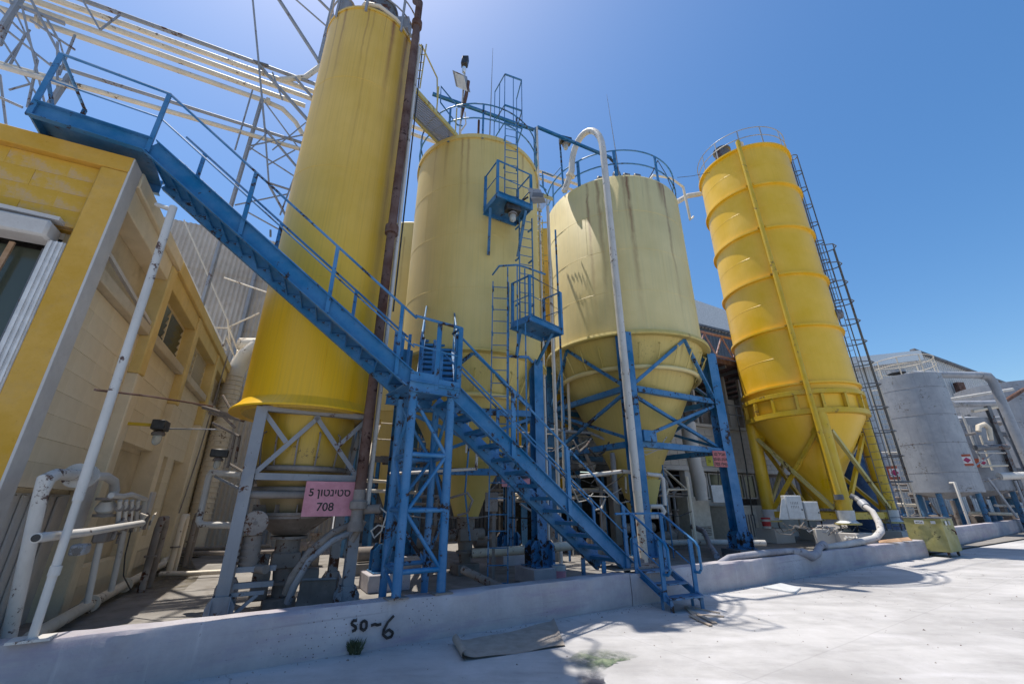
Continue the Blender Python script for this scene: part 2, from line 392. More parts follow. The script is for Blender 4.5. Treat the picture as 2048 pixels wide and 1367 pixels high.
curb_b = curb(6.95, 19.55, CB(10), C0, 'low concrete bund wall between the small blue steps and the olive cart, grey hose on top')
CD2 = V(math.cos(R(34.8)), math.sin(R(34.8)), 0); CN2 = V(-CD2.y, CD2.x, 0)
curb(-1.6, 40, V(17.9, 18.6, 0), V(17.9, 18.6, 0), 'far concrete bund wall behind the olive cart, in front of the grey tank', .68, 80)
# the short piece of curb the small steps climb over
CD2, CN2 = CD, CN
curb(6.17, 6.93, CB(6.5), C0, 'short piece of bund wall under the small blue steps', .46, 6)

# ------------------------------------------------------------------ silos
def silo_root(name, lab, c, group='yellow storage silos'): return thing(name, lab, 'silo', c, group)
def LN(c, r, items): return [(ANG(u, v, c, r), w_ * 1.5, z0, l, s) for u, v, w_, z0, l, s in items]
M['silo5'] = silo_mat('silo_ochre_paint', (.68, .42, .04), 12.8, 6.0, LN((-3.7, 7.67), 1.11, [(676, 40, .02, 12.7, 5, .5), (690, 35, .03, 12.7, 3, .7), (738, 25, .02, 12.7, 3, .6), (788, 50, .05, 12.7, 3.5, .9), (812, 90, .05, 12.7, 9, .8), (700, 300, .02, 12.7, 9, .3), (806, 110, .03, 12.6, 7, .6)]), amt=.3, dirt=(.36, .22, .04), fade=(3.6, 7.4, (.80, .47, .004)), thr=.62, sfreq=2.6)
M['silo2'] = silo_mat('silo_pale_yellow_paint', (.68, .52, .17), 11.6, 3.0, LN((-1.12, 11.14), 1.93, [(925, 290, .02, 11.4, 3, .5), (938, 290, .02, 11.4, 3.4, .5), (893, 300, .03, 11.4, 2, .35), (1046, 330, .02, 11.4, 2, .5), (870, 330, .02, 11.4, 2, .3)]), amt=.2, dirt=(.42, .36, .16), rough=.5)
M['silo3'] = silo_mat('silo_cream_yellow_paint', (.72, .58, .25), 13.0, 6.5, LN((4.27, 15.1), 2.74, [(1172, 365, .02, 12.9, 6.0, .9), (1193, 355, .025, 12.9, 5.5, .7), (1251, 345, .03, 12.9, 6.3, .95), (1244, 345, .03, 12.9, 2.5, .5), (1316, 352, .05, 12.9, 1.2, .9), (1322, 352, .022, 12.9, 6.0, .9), (1290, 345, .03, 12.9, 3, .25), (1352, 380, .03, 12.9, 2, .5)]), amt=.25, dirt=(.45, .41, .22), rough=.5, thr=.6, sfreq=2.4)
M['silo4'] = silo_mat('silo_bright_yellow_paint', (.86, .51, .003), 19.0, 2, amt=.1, dirt=(.68, .42, .01), rough=.33)
M['cone5'] = silo_mat('hopper_ochre_paint', (.58, .37, .02), 3.1, 1, amt=.3, spots=.9, fade=(1.5, 2.6, (.3, .24, .15)), dirt=(.25, .18, .06))
M['cone_pale'] = silo_mat('hopper_pale_paint', (.58, .45, .12), 6.6, 3, amt=.55, spots=.5, dirt=(.28, .22, .07), rough=.5)
M['cone_low'] = silo_mat('hopper_rusty_paint', (.5, .42, .12), 1.9, 3, amt=.8, spots=1, dirt=(.25, .15, .06), rough=.6)

# --- tall ochre silo on the left
S5 = V(-3.70, 7.67, 0); r5 = 1.11
s5 = silo_root('tall_silo', 'tall narrow ochre silo with rust streaks, beside the long blue stairs', S5)
c5 = V(S5.x, S5.y, 0)
MB().lathe([(r5, 3.08), (r5, 12.7), (r5 + .02, 12.7), (r5 + .02, 12.77), (r5 - .02, 12.79), (.05, 13.0)], c5, 72).build('shell', M['silo5'], s5)
for z in (5.4, 7.9, 10.4): MB().ring(c5 + V(0, 0, z), r5 - .004, .009, 72, 6).build('weld_seam', M['silo5'], s5)
for a in (-150, -60, 30):
    x = c5 + V(math.cos(R(a)), math.sin(R(a)), 0) * (r5 - .003)
    MB().tube([x + V(0, 0, 3.3), x + V(0, 0, 12.8)], .007, 6).build('weld_seam', M['silo5'], s5)
MB().lathe([(r5 + .005, 3.22), (r5 + .03, 3.18), (r5 + .15, 3.06), (r5 + .15, 3.03), (r5 - .02, 3.06)], c5, 72).build('drip_skirt', M['silo5'], s5)
MB().lathe([(r5 - .02, 3.06), (r5 - .04, 3.03), (.79, 3.0), (.775, 2.6), (.72, 2.15), (.64, 1.95), (.56, 1.7), (.47, 1.46)], c5, 56).build('hopper', M['cone5'], s5)
MB().ring(c5 + V(0, 0, 2.12), .775, .045, 56, 10).build('air_header', M['dusty'], s5)
MB().ring(c5 + V(0, 0, 1.8), .7, .05, 56, 10, 150, 350).build('air_header', M['dusty'], s5)
for a in (-165, -140, -115, -95, -72, -50, -25):
    d = V(math.cos(R(a)), math.sin(R(a)), 0)
    MB().tube([c5 + d * .775 + V(0, 0, 2.16), c5 + d * .83 + V(0, 0, 2.5), c5 + d * .83 + V(0, 0, 2.66), c5 + d * .77 + V(0, 0, 2.7)], .014, 8).build('air_pipe', M['dusty'], s5)
fl = MB().lathe([(.5, 1.46), (.63, 1.46), (.63, 1.42), (.61, 1.4), (.61, 1.37), (.58, 1.37), (.25, 1.12)], c5, 40).build('outlet_flange', M['dusty'], s5)
for i in range(12):
    a = R(i * 30); MB().obox(c5 + V(math.cos(a) * .54, math.sin(a) * .54, 1.52), V(math.cos(a), math.sin(a), 0) * .07, V(-math.sin(a), math.cos(a), 0) * .008, V(0, 0, .06)).build('stiffener', M['dusty'], fl)
# support frame
GD = V(math.cos(R(29.4)), math.sin(R(29.4)), 0); GN = V(-GD.y, GD.x, 0)
FL = V(-3.96, 6.6, 0); W5 = 1.63
corners = [FL, FL + GD * W5, FL + GN * W5, FL + GD * W5 + GN * W5]
for p in corners:
    lg = MB().ibeam(p + V(0, 0, .07), p + V(0, 0, 3.02), .16, .17, .012, GD).build('leg', M['grey'], s5)
    q = MB().obox(p + V(0, 0, .06), GD * .17, GN * .17, V(0, 0, .012))
    for k in (-1, 1):
        for (e, f) in ((GD, GN), (GN, GD)):
            pts = [p + f * k * .1 + e * x + V(0, 0, z) for x, z in ((-.17, .07), (.17, .07), (.17, .3), (.1, .42), (-.1, .42), (-.17, .3))]
            q.prism(pts, f * .012 * k)
    q.build('base_gusset', M['grey'], lg)
def fr(i, s, z, o=.09): # point on frame side i at s along it
    a, d, n = [(FL, GD, -GN), (FL, GN, -GD), (FL + GD * W5, GN, GD), (FL + GN * W5, GD, GN)][i]
    return a + d * s + n * o + V(0, 0, z)
for i in range(4):
    MB().beam(fr(i, .09, 1.98, 0), fr(i, W5 - .09, 1.98, 0), .1, .1).build('cross_beam', M['grey'], s5)
    MB().beam(fr(i, .0, 3.0, .02), fr(i, W5, 3.0, .02), .12, .08).build('cross_beam', M['grey'], s5)
    MB().beam(fr(i, .08, 2.02, .03), fr(i, W5 / 2 + .03, 2.95, .03), .07, .03, GN).build('brace', M['grey'], s5)
    MB().beam(fr(i, W5 - .08, 2.02, .03), fr(i, W5 / 2 - .03, 2.95, .03), .07, .03, GN).build('brace', M['grey'], s5)
    MB().beam(fr(i, .05, 2.93, .02), fr(i, .42, 2.5, .02), .07, .03, GN).build('brace', M['grey'], s5)
    MB().beam(fr(i, W5 - .05, 2.93, .02), fr(i, W5 - .42, 2.5, .02), .07, .03, GN).build('brace', M['grey'], s5)
MB().tube([fr(0, -.05, 1.72, -.02), fr(0, W5 + .05, 1.72, -.02)], .055, 12).build('cross_pipe', M['dusty'], s5)
# roof gear on the tall silo
MB().lathe([(.4, 12.75), (.4, 13.5), (.44, 13.5), (.44, 13.57), (.2, 13.7), (.05, 13.7)], c5 + V(.28, -.5, 0), 32).build('roof_filter', M['grey_dark'], s5)
MB().lathe([(.16, 13.0), (.16, 13.4), (.2, 13.42), (.05, 13.5)], c5 + V(-.5, -.75, 0), 20).build('vent', M['grey'], s5)
MB().tube([c5 + V(-.1, -.9, 12.8), c5 + V(.1, -1.0, 13.05), c5 + V(.45, -.98, 12.98), c5 + V(.8, -.72, 12.92), c5 + V(1.0, -.4, 12.8)], .05, 10).build('roof_pipe', M['cream_pipe'], s5)
MB().obox(c5 + V(.82, -.38, 13.15), (.22, 0, 0), (0, .15, 0), (0, 0, .22)).build('roof_box', M['grey'], s5, bevel=.01)
for a in (-120, -80, -35, 5, 50, 100, 150, 195):
    p = c5 + V(math.cos(R(a)), math.sin(R(a)), 0) * (r5 + .02)
    MB().beam(p + V(0, 0, 12.6), p + V(0, 0, 13.8), .05, .05).build('rail_post', M['grey'], s5)
for z in (13.3, 13.8): MB().ring(c5 + V(0, 0, z), r5 + .02, .02, 48, 8).build('guard_rail', M['grey'], s5)

# sign in front of it, on the frame
def text(body, size, org, xd, zd, mat, parent, name='lettering', bold=.0, align='CENTER', ext=.0015):
    cu = bpy.data.curves.new('t', 'FONT'); cu.body = body; cu.size = size; cu.align_x = align; cu.extrude = ext; cu.offset = bold
    o = bpy.data.objects.new('t', cu); COL.objects.link(o)
    dg = bpy.context.evaluated_depsgraph_get(); me = bpy.data.meshes.new_from_object(o.evaluated_get(dg)); bpy.data.objects.remove(o); bpy.data.curves.remove(cu)
    xd = Vector(xd).normalized(); zd = Vector(zd).normalized(); nd_ = xd.cross(zd)
    mt = Matrix((xd, zd, nd_)).transposed().to_4x4(); mt.translation = Vector(org) - rootloc(parent)
    me.transform(mt); me.materials.clear(); me.materials.append(mat)
    o = bpy.data.objects.new(name, me); COL.objects.link(o); o.parent = parent; return o
sgp = fr(0, 1.3, 0, .17)
sga, sgb = fr(0, .93, 1.3, .2), fr(0, 1.72, 1.3, .2)
sg = thing('plant_sign', 'pink sign with black Hebrew word and 708, hung on the grey silo frame', 'sign', sgp)
MB().prism([fr(0, .8, 1.41, .15), fr(0, 1.53, 1.41, .15), fr(0, 1.53, 1.92, .15), fr(0, .8, 1.92, .15)], -GN * .012).build('sign_plate', M['pink'], sg, smooth=False)
text('5 \u05df\u05d5\u05d8\u05e0\u05d9\u05d8\u05e1', .155, fr(0, 1.165, 1.705, .1635), GD, (0, 0, 1), M['ink'], sg, bold=.003)
text('708', .17, fr(0, 1.12, 1.49, .1635), GD, (0, 0, 1), M['ink'], sg, bold=.0025)

# --- pale silo, second from the left
def rails(root, c, r, z0, z1, angs, mat, n=48, a0=0, a1=360, pw=.06, zs=None, rr=.022):
    for a in angs:
        p = c + V(math.cos(R(a)), math.sin(R(a)), 0) * r
        MB().obox(p + V(0, 0, (z0 + z1) / 2), V(math.cos(R(a)), math.sin(R(a)), 0) * .012, V(-math.sin(R(a)), math.cos(R(a)), 0) * pw / 2, V(0, 0, (z1 - z0) / 2)).build('rail_post', mat, root)
    for z in (zs or ((z0 + z1) / 2 + .1, z1)): MB().ring(c + V(0, 0, z), r, rr, n, 8, a0, a1).build('guard_rail', mat, root)
S2 = V(-1.12, 11.14, 0); r2 = 1.93
s2 = silo_root('storage_silo', 'pale yellow silo with blue ladders and platforms, behind the blue stair tower', S2)
MB().lathe([(r2, 4.95), (r2, 11.42), (r2 + .05, 11.42), (r2 + .05, 11.55), (r2 - .02, 11.58), (.05, 12.0)], S2, 88).build('shell', M['silo2'], s2)
for z in (6.6, 8.2, 9.8): MB().ring(S2 + V(0, 0, z), r2 - .004, .01, 88, 6).build('weld_seam', M['silo2'], s2)
for i, a in enumerate((-100, -62, -130, -80)):
    x = S2 + V(math.cos(R(a)), math.sin(R(a)), 0) * (r2 - .003); MB().tube([x + V(0, 0, 5 + 1.6 * i), x + V(0, 0, 6.6 + 1.6 * i)], .007, 6).build('weld_seam', M['silo2'], s2)
MB().lathe([(r2 + .01, 5.0), (r2 + .14, 4.97), (r2 + .14, 4.9), (r2 - .02, 4.88)], S2, 88).build('ring_flange', M['cone_pale'], s2)
MB().lathe([(r2 - .02, 4.9), (1.7, 4.25), (1.6, 3.95), (1.25, 3.35), (.42, 1.65), (.3, 1.3)], S2, 72).build('hopper', M['cone_pale'], s2)
MB().ring(S2 + V(0, 0, 3.95), 1.68, .06, 72, 10).build('air_header', M['silo2'], s2)
for i in range(14):
    a = R(-180 + i * 14); d = V(math.cos(a), math.sin(a), 0)
    MB().tube([S2 + d * 1.68 + V(0, 0, 4.0), S2 + d * 1.93 + V(0, 0, 4.45), S2 + d * 1.86 + V(0, 0, 4.52)], .016, 6).build('air_pipe', M['cone_pale'], s2)
def column(root, p, z0, z1, side, mat, w=.25, h=.25, gus=True):
    lg = MB().ibeam(p + V(0, 0, z0), p + V(0, 0, z1), w, h, .018, side).build('leg', mat, root)
    if gus:
        side = Vector(side).normalized(); n = V(-side.y, side.x, 0); q = MB().obox(p + V(0, 0, z0 + .011), side * .3, n * .3, V(0, 0, .01))
        for k in (-1, 1):
            for (e, f, w_) in ((side, n, h), (n, side, w)):
                pts = [p + f * k * (w_ / 2 + .002) + e * x + V(0, 0, z0 + z) for x, z in ((-.3, .02), (.3, .02), (.3, .38), (.2, .5), (-.2, .5), (-.3, .38))]
                q.prism(pts, f * .014 * k)
        q.build('base_gusset', mat, lg)
    return lg
def plinth(p, w, z1, lab, side=GD, mat=None, h=None):
    n = V(-side.y, side.x, 0)
    o = MB().obox(p + V(0, 0, (z1 + .05) / 2), side * w / 2, n * (h or w) / 2, V(0, 0, (z1 - .05) / 2)).build('concrete_plinth', mat or M['curb'], None, (p.x, p.y, .05), bevel=.015)
    return tag(o, lab, 'plinth')
legs2 = [V(.6, 10.1, 0), V(-2.5, 9.35, 0), V(-2.84, 12.18, 0), V(-.08, 12.86, 0)]
for p, l in zip(legs2, ('block under the blue column right of the lower stairs', 'block under the blue column just behind the stair tower', 'block under the rear left blue column of the second silo', 'block under the rear blue column of the second silo')):
    column(s2, p, .35, 4.95, GD, M['blue']); plinth(p, .8, .345, 'square concrete ' + l)
def bays(root, legs, zs, c, mat, w=.12, ztop=None, rr=0, mid=True):
    k = len(legs)
    for i in range(k):
        a, b = legs[i], legs[(i + 1) % k]
        d = (b - a).normalized()
        for z in zs: MB().beam(a + d * .16 + V(0, 0, z), b - d * .16 + V(0, 0, z), w, w * 1.3).build('cross_beam', mat, root)
        if len(zs) > 1:
            o = V(d.y, -d.x, 0) * .05
            MB().beam(a + d * .15 + o + V(0, 0, zs[0] - .1), b - d * .15 + o + V(0, 0, zs[1] + .1), .07, .07).build('brace', mat, root)
            MB().beam(a + d * .15 - o + V(0, 0, zs[1] + .1), b - d * .15 - o + V(0, 0, zs[0] - .1), .07, .07).build('brace', mat, root)
        m_ = (a + b) / 2
        if ztop:
            q = m_ + (m_ - c).normalized() * rr
            for e in (a, b):
                MB().beam(e + (q - e).normalized() * .16 + V(0, 0, zs[0] + .12), q + V(0, 0, ztop), .08, .08).build('brace', mat, root)
bays(s2, legs2, (3.6, 2.25), S2, M['blue'], .11, 4.88, .45)
rails(s2, S2, r2 + .03, 11.4, 12.75, (-155, -112, -82, -50, -20, 10, 50, 90, 130, 170), M['blue'])
# roof gear
MB().tube([S2 + V(.1, -1.5, 11.6), S2 + V(.1, -1.5, 12.6)], .035, 8).build('vent_pipe', M['rust'], s2)
MB().tube([S2 + V(-.4, -1.45, 11.6), S2 + V(-.45, -1.45, 12.2), S2 + V(-.3, -1.45, 12.5), S2 + V(-.35, -1.45, 13.0)], .02, 8).build('roof_conduit', M['cream_pipe'], s2)

# --- cream yellow silo, third
S3 = V(4.27, 15.1, 0); r3 = 2.74
s3 = silo_root('storage_silo', 'wide cream yellow silo with long rust streaks, behind the white gooseneck pipe', S3)
MB().lathe([(r3, 6.6), (r3, 12.95), (r3 - .05, 13.02), (.05, 13.5)], S3, 110).build('shell', M['silo3'], s3)
for z in (8.2, 9.8, 11.4): MB().ring(S3 + V(0, 0, z), r3 - .004, .011, 110, 6).build('weld_seam', M['silo3'], s3)
for i, a in enumerate((-110, -70, -125, -84, -40, -60)):
    x = S3 + V(math.cos(R(a)), math.sin(R(a)), 0) * (r3 - .003); k = i % 4; MB().tube([x + V(0, 0, 6.6 + 1.6 * k), x + V(0, 0, 8.2 + 1.6 * k)], .008, 6).build('weld_seam', M['silo3'], s3)
MB().lathe([(r3 + .0, 6.75), (r3 + .2, 6.7), (r3 + .23, 6.6), (r3 + .21, 6.56), (r3 - .02, 6.58)], S3, 110).build('ring_flange', M['cone_pale'], s3)
MB().lathe([(r3 - .02, 6.6), (2.42, 5.85), (2.3, 5.6), (1.93, 4.85), (1.05, 3.1), (.5, 1.9), (.36, 1.3)], S3, 88).build('hopper', M['cone_pale'], s3)
MB().ring(S3 + V(0, 0, 5.62), 2.46, .075, 88, 10).build('air_header', M['silo3'], s3)
MB().lathe([(.78, 2.55), (.88, 2.5), (.88, 2.42), (.72, 2.42)], S3, 48).build('hopper_ring', M['cone_pale'], s3)
for i in range(18):
    a = R(-190 + i * 13.5); d = V(math.cos(a), math.sin(a), 0)
    MB().tube([S3 + d * 2.46 + V(0, 0, 5.68), S3 + d * 2.78 + V(0, 0, 6.28), S3 + d * 2.7 + V(0, 0, 6.34)], .02, 6).build('air_pipe', M['cone_pale'], s3)
legs3 = [V(7.07, 14.33, 0), V(3.5, 12.3, 0), V(1.47, 15.87, 0), V(5.04, 17.9, 0)]
sd3 = V(math.cos(R(15)), math.sin(R(15)), 0)
for p, l in zip(legs3, ('under the blue column carrying the small red sign', 'under the front column behind the white pipe', 'under the left blue column of the cream silo', 'under the rear blue column of the cream silo')):
    column(s3, p, .3, 6.6, sd3, M['blue'], .36, .36); plinth(p, .85, .295, 'low concrete block ' + l, sd3, M['grey_dark'])
for i in range(4):
    a, b = legs3[i], legs3[(i + 1) % 4]; d = (b - a).normalized(); m_ = (a + b) / 2; q = m_ + (m_ - S3).normalized() * .65
    for z in (4.85, 3.2): MB().beam(a + d * .19 + V(0, 0, z), b - d * .19 + V(0, 0, z), .15, .17).build('cross_beam', M['blue'], s3)
    MB().beam(a + d * .2 + V(0, 0, 4.7), b - d * .2 + V(0, 0, 3.35), .09, .09).build('brace', M['blue'], s3)
    MB().beam(a + d * .2 + V(d.y, -d.x, 0) * .1 + V(0, 0, 3.35), b - d * .2 + V(d.y, -d.x, 0) * .1 + V(0, 0, 4.7), .09, .09).build('brace', M['blue'], s3)
    for e in (a, b): MB().beam(e + (q - e).normalized() * .2 + V(0, 0, 4.98), q + V(0, 0, 6.56), .1, .1).build('brace', M['blue'], s3)
MB().obox(V(3.95, 12.42, 3.42), V(.22, .12, 0), V(-.06, .11, 0), V(0, 0, .16)).build('junction_box', M['blue'], s3, bevel=.01)
rails(s3, S3, r3 - .02, 12.85, 14.2, (-160, -128, -98, -62, -30, 5, 45, 90, 135, 175), M['blue'], 64, pw=.12, zs=(13.55, 14.2), rr=.028)
for x, y, h_, a in ((-.9, -2.3, .35, .3), (-.3, -2.45, .5, .2), (.05, -2.5, .3, .1), (.5, -2.4, .4, -.3), (1.3, -2.1, .35, .2)):
    p = S3 + V(x, y, 13.02); MB().obox(p + V(0, 0, h_ / 3), (.13, .03, 0), (-.02, .09, 0), (a * .05, 0, h_ / 3)).build('roof_valve', M['grey_dark'], s3, bevel=.02)
MB().tube([S3 + V(-.1, -2.4, 13.1), S3 + V(-.35, -2.5, 13.8), S3 + V(-.5, -2.55, 13.95)], .05, 8).build('roof_hose', M['black'], s3)
MB().tube([S3 + V(.9, -2.35, 13.05), S3 + V(1.2, -2.3, 13.6), S3 + V(1.45, -2.25, 14.15)], .02, 6).build('cable', M['black'], s3)
MB().tube([S3 + V(1.45, -2.25, 14.15), S3 + V(1.8, -2.0, 13.7), S3 + V(2.3, -1.3, 13.4), S3 + V(2.6, -.6, 13.1)], .014, 6).build('cable', M['black'], s3)
MB().tube([S3 + V(1.0, -1.6, 13.4), S3 + V(1.6, -1.3, 14.3), S3 + V(2.5, -.9, 14.5), S3 + V(3.1, -.6, 14.3), S3 + V(3.15, -.6, 12.6), S3 + V(3.4, -.4, 12.9)], .045, 8).build('roof_pipe', M['cream_pipe'], s3)

# --- bright yellow ribbed silo on the right
S4 = V(13.13, 18.88, 0); r4 = 2.21; vf = V(.571, .821, 0); vp = V(.821, -.571, 0)
s4 = silo_root('ribbed_silo', 'bright yellow ribbed silo on four tubular legs, tallest on the right', S4)
MB().lathe([(r4, 5.9), (r4, 19.0), (r4 - .05, 19.04), (.05, 19.5)], S4, 110).build('shell', M['silo4'], s4)
for z in (6.25, 8.8, 11.35, 13.9, 16.45, 18.95):
    MB().lathe([(r4 - .01, z + .06), (r4 + .12, z + .04), (r4 + .12, z - .04), (r4 - .01, z - .06)], S4, 110).build('rib', M['silo4'], s4)
for z in (7.5, 10.1, 12.6, 15.2, 17.7): MB().ring(S4 + V(0, 0, z), r4 - .006, .012, 110, 6).build('weld_seam', M['silo4'], s4)
MB().lathe([(r4 + .0, 6.0), (r4 + .14, 5.95), (r4 + .14, 5.78), (r4 - .02, 5.76)], S4, 96).build('ring_beam', M['yel_steel'], s4)
MB().lathe([(r4 + .0, 5.2), (r4 + .14, 5.18), (r4 + .14, 4.98), (r4 - .02, 4.96)], S4, 96).build('ring_beam', M['yel_steel'], s4)
MB().lathe([(r4 - .03, 5.9), (r4 - .04, 4.95), (.32, 1.65), (.25, 1.4)], S4, 96).build('hopper', M['silo4'], s4)
for i in range(16):
    a = R(i * 22.5 + 8); d = V(math.cos(a), math.sin(a), 0)
    MB().obox(S4 + d * (r4 + .06) + V(0, 0, 5.47), d * .07, V(-d.y, d.x, 0) * .05, V(0, 0, .29)).build('ring_stiffener', M['yel_steel'], s4)
legs4 = []
for a in (-165, -75, 15, 105):
    d = vp * math.cos(R(a)) + vf * math.sin(R(a)); legs4.append(S4 + d * 2.12)
for p in legs4:
    dd = (p - S4).normalized()
    lg = MB().tube([p + V(0, 0, 1.0), p + V(0, 0, 5.0)], .26, 24).build('leg', M['yel_steel'], s4)
    MB().tube([p + V(0, 0, .86), p + V(0, 0, .92)], .42, 24).build('foot_plate', M['yel_pale'], lg)
    MB().lathe([(.3, 1.35), (.27, 1.0), (.38, .92)], p, 24).build('foot_sleeve', M['cabinet'], lg)
    for k in (-1, 1): MB().tube([p + V(.3 * k, 0, .6), p + V(.3 * k, 0, .95)], .03, 8).build('anchor_bolt', M['grey_dark'], lg)
for i in range(4):
    a, b = legs4[i], legs4[(i + 1) % 4]; d = (b - a).normalized()
    MB().beam(a + d * .27 + V(0, 0, 1.15), b - d * .27 + V(0, 0, 1.15), .18, .24).build('cross_beam', M['yel_steel'], s4)
    MB().beam(a + d * .25 + V(0, 0, 1.4), b - d * .25 + V(0, 0, 4.3), .13, .13).build('brace', M['yel_steel'], s4)
    o = V(d.y, -d.x, 0) * .15
    MB().beam(b - d * .25 + o + V(0, 0, 1.4), a + d * .25 + o + V(0, 0, 4.3), .13, .13).build('brace', M['yel_pale'], s4)
    for e, k in ((a, 1), (b, -1)):
        MB().prism([e + d * k * .2 + V(0, 0, 4.9), e + d * k * .75 + V(0, 0, 4.9), e + d * k * .2 + V(0, 0, 3.6)], V(d.y, -d.x, 0) * .02).build('gusset_plate', M['yel_steel'], s4)
for i, l in enumerate(('left block under the ribbed silo, beside the red lidded bucket', 'front block under the ribbed silo, behind the white hose', 'right block under the ribbed silo, by the caged ladder foot', 'rear block under the ribbed silo')):
    plinth(legs4[i], 1.05, .6, 'white concrete footing, ' + l, V(math.cos(R(20)), math.sin(R(20)), 0), M['white_wall'])
rails(s4, S4, r4 + .02, 18.9, 20.15, (-175, -150, -120, -92, -62, -30, 10, 50, 90, 130), M['galv'], 64, pw=.06, zs=(19.6, 20.15), rr=.022)
MB().lathe([(.38, 19.2), (.38, 19.7), (.45, 19.72), (.45, 19.82), (.05, 19.9)], S4 + V(-1.5, -.9, 0), 28).build('roof_vent', M['grey_dark'], s4)
MB().tube([S4 - vf * 1.9 + vp * .15 + V(0, 0, 19.0), S4 - vf * 1.9 + vp * .2 + V(0, 0, 19.55)], .16, 14).build('roof_valve', M['cream_pipe'], s4)
# filling pipe down the front
fp = S4 - vf * (r4 + .28) + vp * .12
MB().tube([S4 - vf * 1.6 + vp * .1 + V(0, 0, 19.15), S4 - vf * 2.1 + vp * .12 + V(0, 0, 19.4), fp + V(0, 0, 19.2), fp + V(0, 0, 18.7), fp + vp * .25 + V(0, 0, 6.6), fp + vp * .35 + V(0, 0, 1.9)], .1, 16).build('filling_pipe', M['yel_steel'], s4)
for z in (6.3, 8.8, 11.35, 13.9, 16.45):
    k = (18.7 - z) / 12; q = fp + vp * (.22 * k) + V(0, 0, z)
    MB().obox(q + vf * .14, vp * .17, vf * .14, V(0, 0, .02)).build('pipe_bracket', M['yel_steel'], s4)
MB().tube([fp + vp * .35 + V(0, 0, 1.9), fp + vp * .35 + V(0, 0, 1.72)], .15, 16).build('pipe_coupling', M['grey_dark'], s4)
# white gooseneck pipe between silo 3 and silo 4
gp = thing('transfer_pipe', 'short cream pipe reaching from the cream silo to the ribbed silo top', 'pipe', S3 + V(r3, 0, 12))
MB().tube([AY(1352, 405, 15.2), AY(1375, 392, 16.2), AY(1400, 388, 17.6)], .12, 10).build('pipe', M['cream_pipe'], gp)

# ------------------------------------------------------------------ left building
W0 = V(-5.29, 4.59, 0); WD = V(-.438, .899, 0); WN = V(.899, .438, 0); FD = -WN; FN = V(.438, -.899, 0)
def Wp(s, z, o=0): return W0 + WD * s + WN * o + V(0, 0, z)
def Fp(s, z, o=0): return W0 + FD * s + FN * o + V(0, 0, z)
def Wb(s0, s1, z0, z1, o0, o1, mb=None):
    mb = mb or MB(); return mb.obox(Wp((s0 + s1) / 2, (z0 + z1) / 2, (o0 + o1) / 2), WD * (s1 - s0) / 2, WN * (o1 - o0) / 2, V(0, 0, (z1 - z0) / 2))
def Fb(s0, s1, z0, z1, o0, o1, mb=None):
    mb = mb or MB(); return mb.obox(Fp((s0 + s1) / 2, (z0 + z1) / 2, (o0 + o1) / 2), FD * (s1 - s0) / 2, FN * (o1 - o0) / 2, V(0, 0, (z1 - z0) / 2))
def WP(u, v, o=0): return PL(u, v, W0, WD, -o)
bl = thing('plant_building', 'cream block building with yellow painted front and corner pillar, at the left edge', 'building', W0)
Fb(-.0, 9, 5.87, 6.12, -.3, 0).build('front_beam', M['yellow_wall'], bl, bevel=.012)
Fb(.003, .31, 0, 5.868, -.3, -.004).build('front_pillar', M['yellow_wall'], bl, bevel=.015)
Fb(.31, 9, 4.9, 5.868, -.3, -.2).build('front_backing', M['yellow_wall'], bl)
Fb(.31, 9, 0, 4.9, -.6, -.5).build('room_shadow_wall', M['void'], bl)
Fb(3.2, 9, 0, 4.9, -.3, -.1).build('front_wall', M['yellow_wall'], bl)
def blockmesh(name, w, h, d, mat, bev=.006):
    return MB().box((-w / 2, -d / 2, -h / 2), (w / 2, d / 2, h / 2)).mesh(name, mat, bevel=bev, smooth=False)
fm = Matrix((FD, -FN, V(0, 0, 1))).transposed(); wm = Matrix((WD, WN, V(0, 0, 1))).transposed()
bm_ = blockmesh('block', .598, .239, .1, M['yellow_panel'], .0015)
rep('block', bm_, bl, [(Fp(.32 + .6 * (i + .5) + (-.3 if j % 2 else 0) * (i > 0), 4.905 + .24 * (j + .5), -.15 + random.uniform(-.0015, .0015)), fm) for j in range(4) for i in range(5)])
wf = Fb(.315, .49, .0, 4.64, -.28, -.02).build('shutter_guide', M['white_sheet'], bl, bevel=.01)
g = MB()
for k in range(3): Fb(.335 + k * .05, .355 + k * .05, .0, 4.63, -.019, .0, g)
g.build('guide_ribs', M['white_sheet'], wf)
Fb(.47, 2.6, 4.62, 4.86, -.2, .1).build('shutter_box', M['white_wall'], bl, bevel=.03)
MB().prism([Fp(.44, 4.9, -.1), Fp(3, 4.97, -.1), Fp(3, 5.03, -.1), Fp(.44, 4.95, -.1)], FN * .14).build('lintel_board', M['white_wall'], bl)
fr_ = Fb(.53, .6, .0, 4.6, -.34, -.22).build('steel_window_frame', M['grey_dark'], bl)
Fb(.62, 3.2, .9, 4.6, -.31, -.3).build('window_pane', M['winglass'], bl)
MB().beam(Fp(.86, 4.6, -.2), Fp(.95, 2.4, -.2), .05, .03, FN).build('wooden_batten', M['card_brown'], bl)
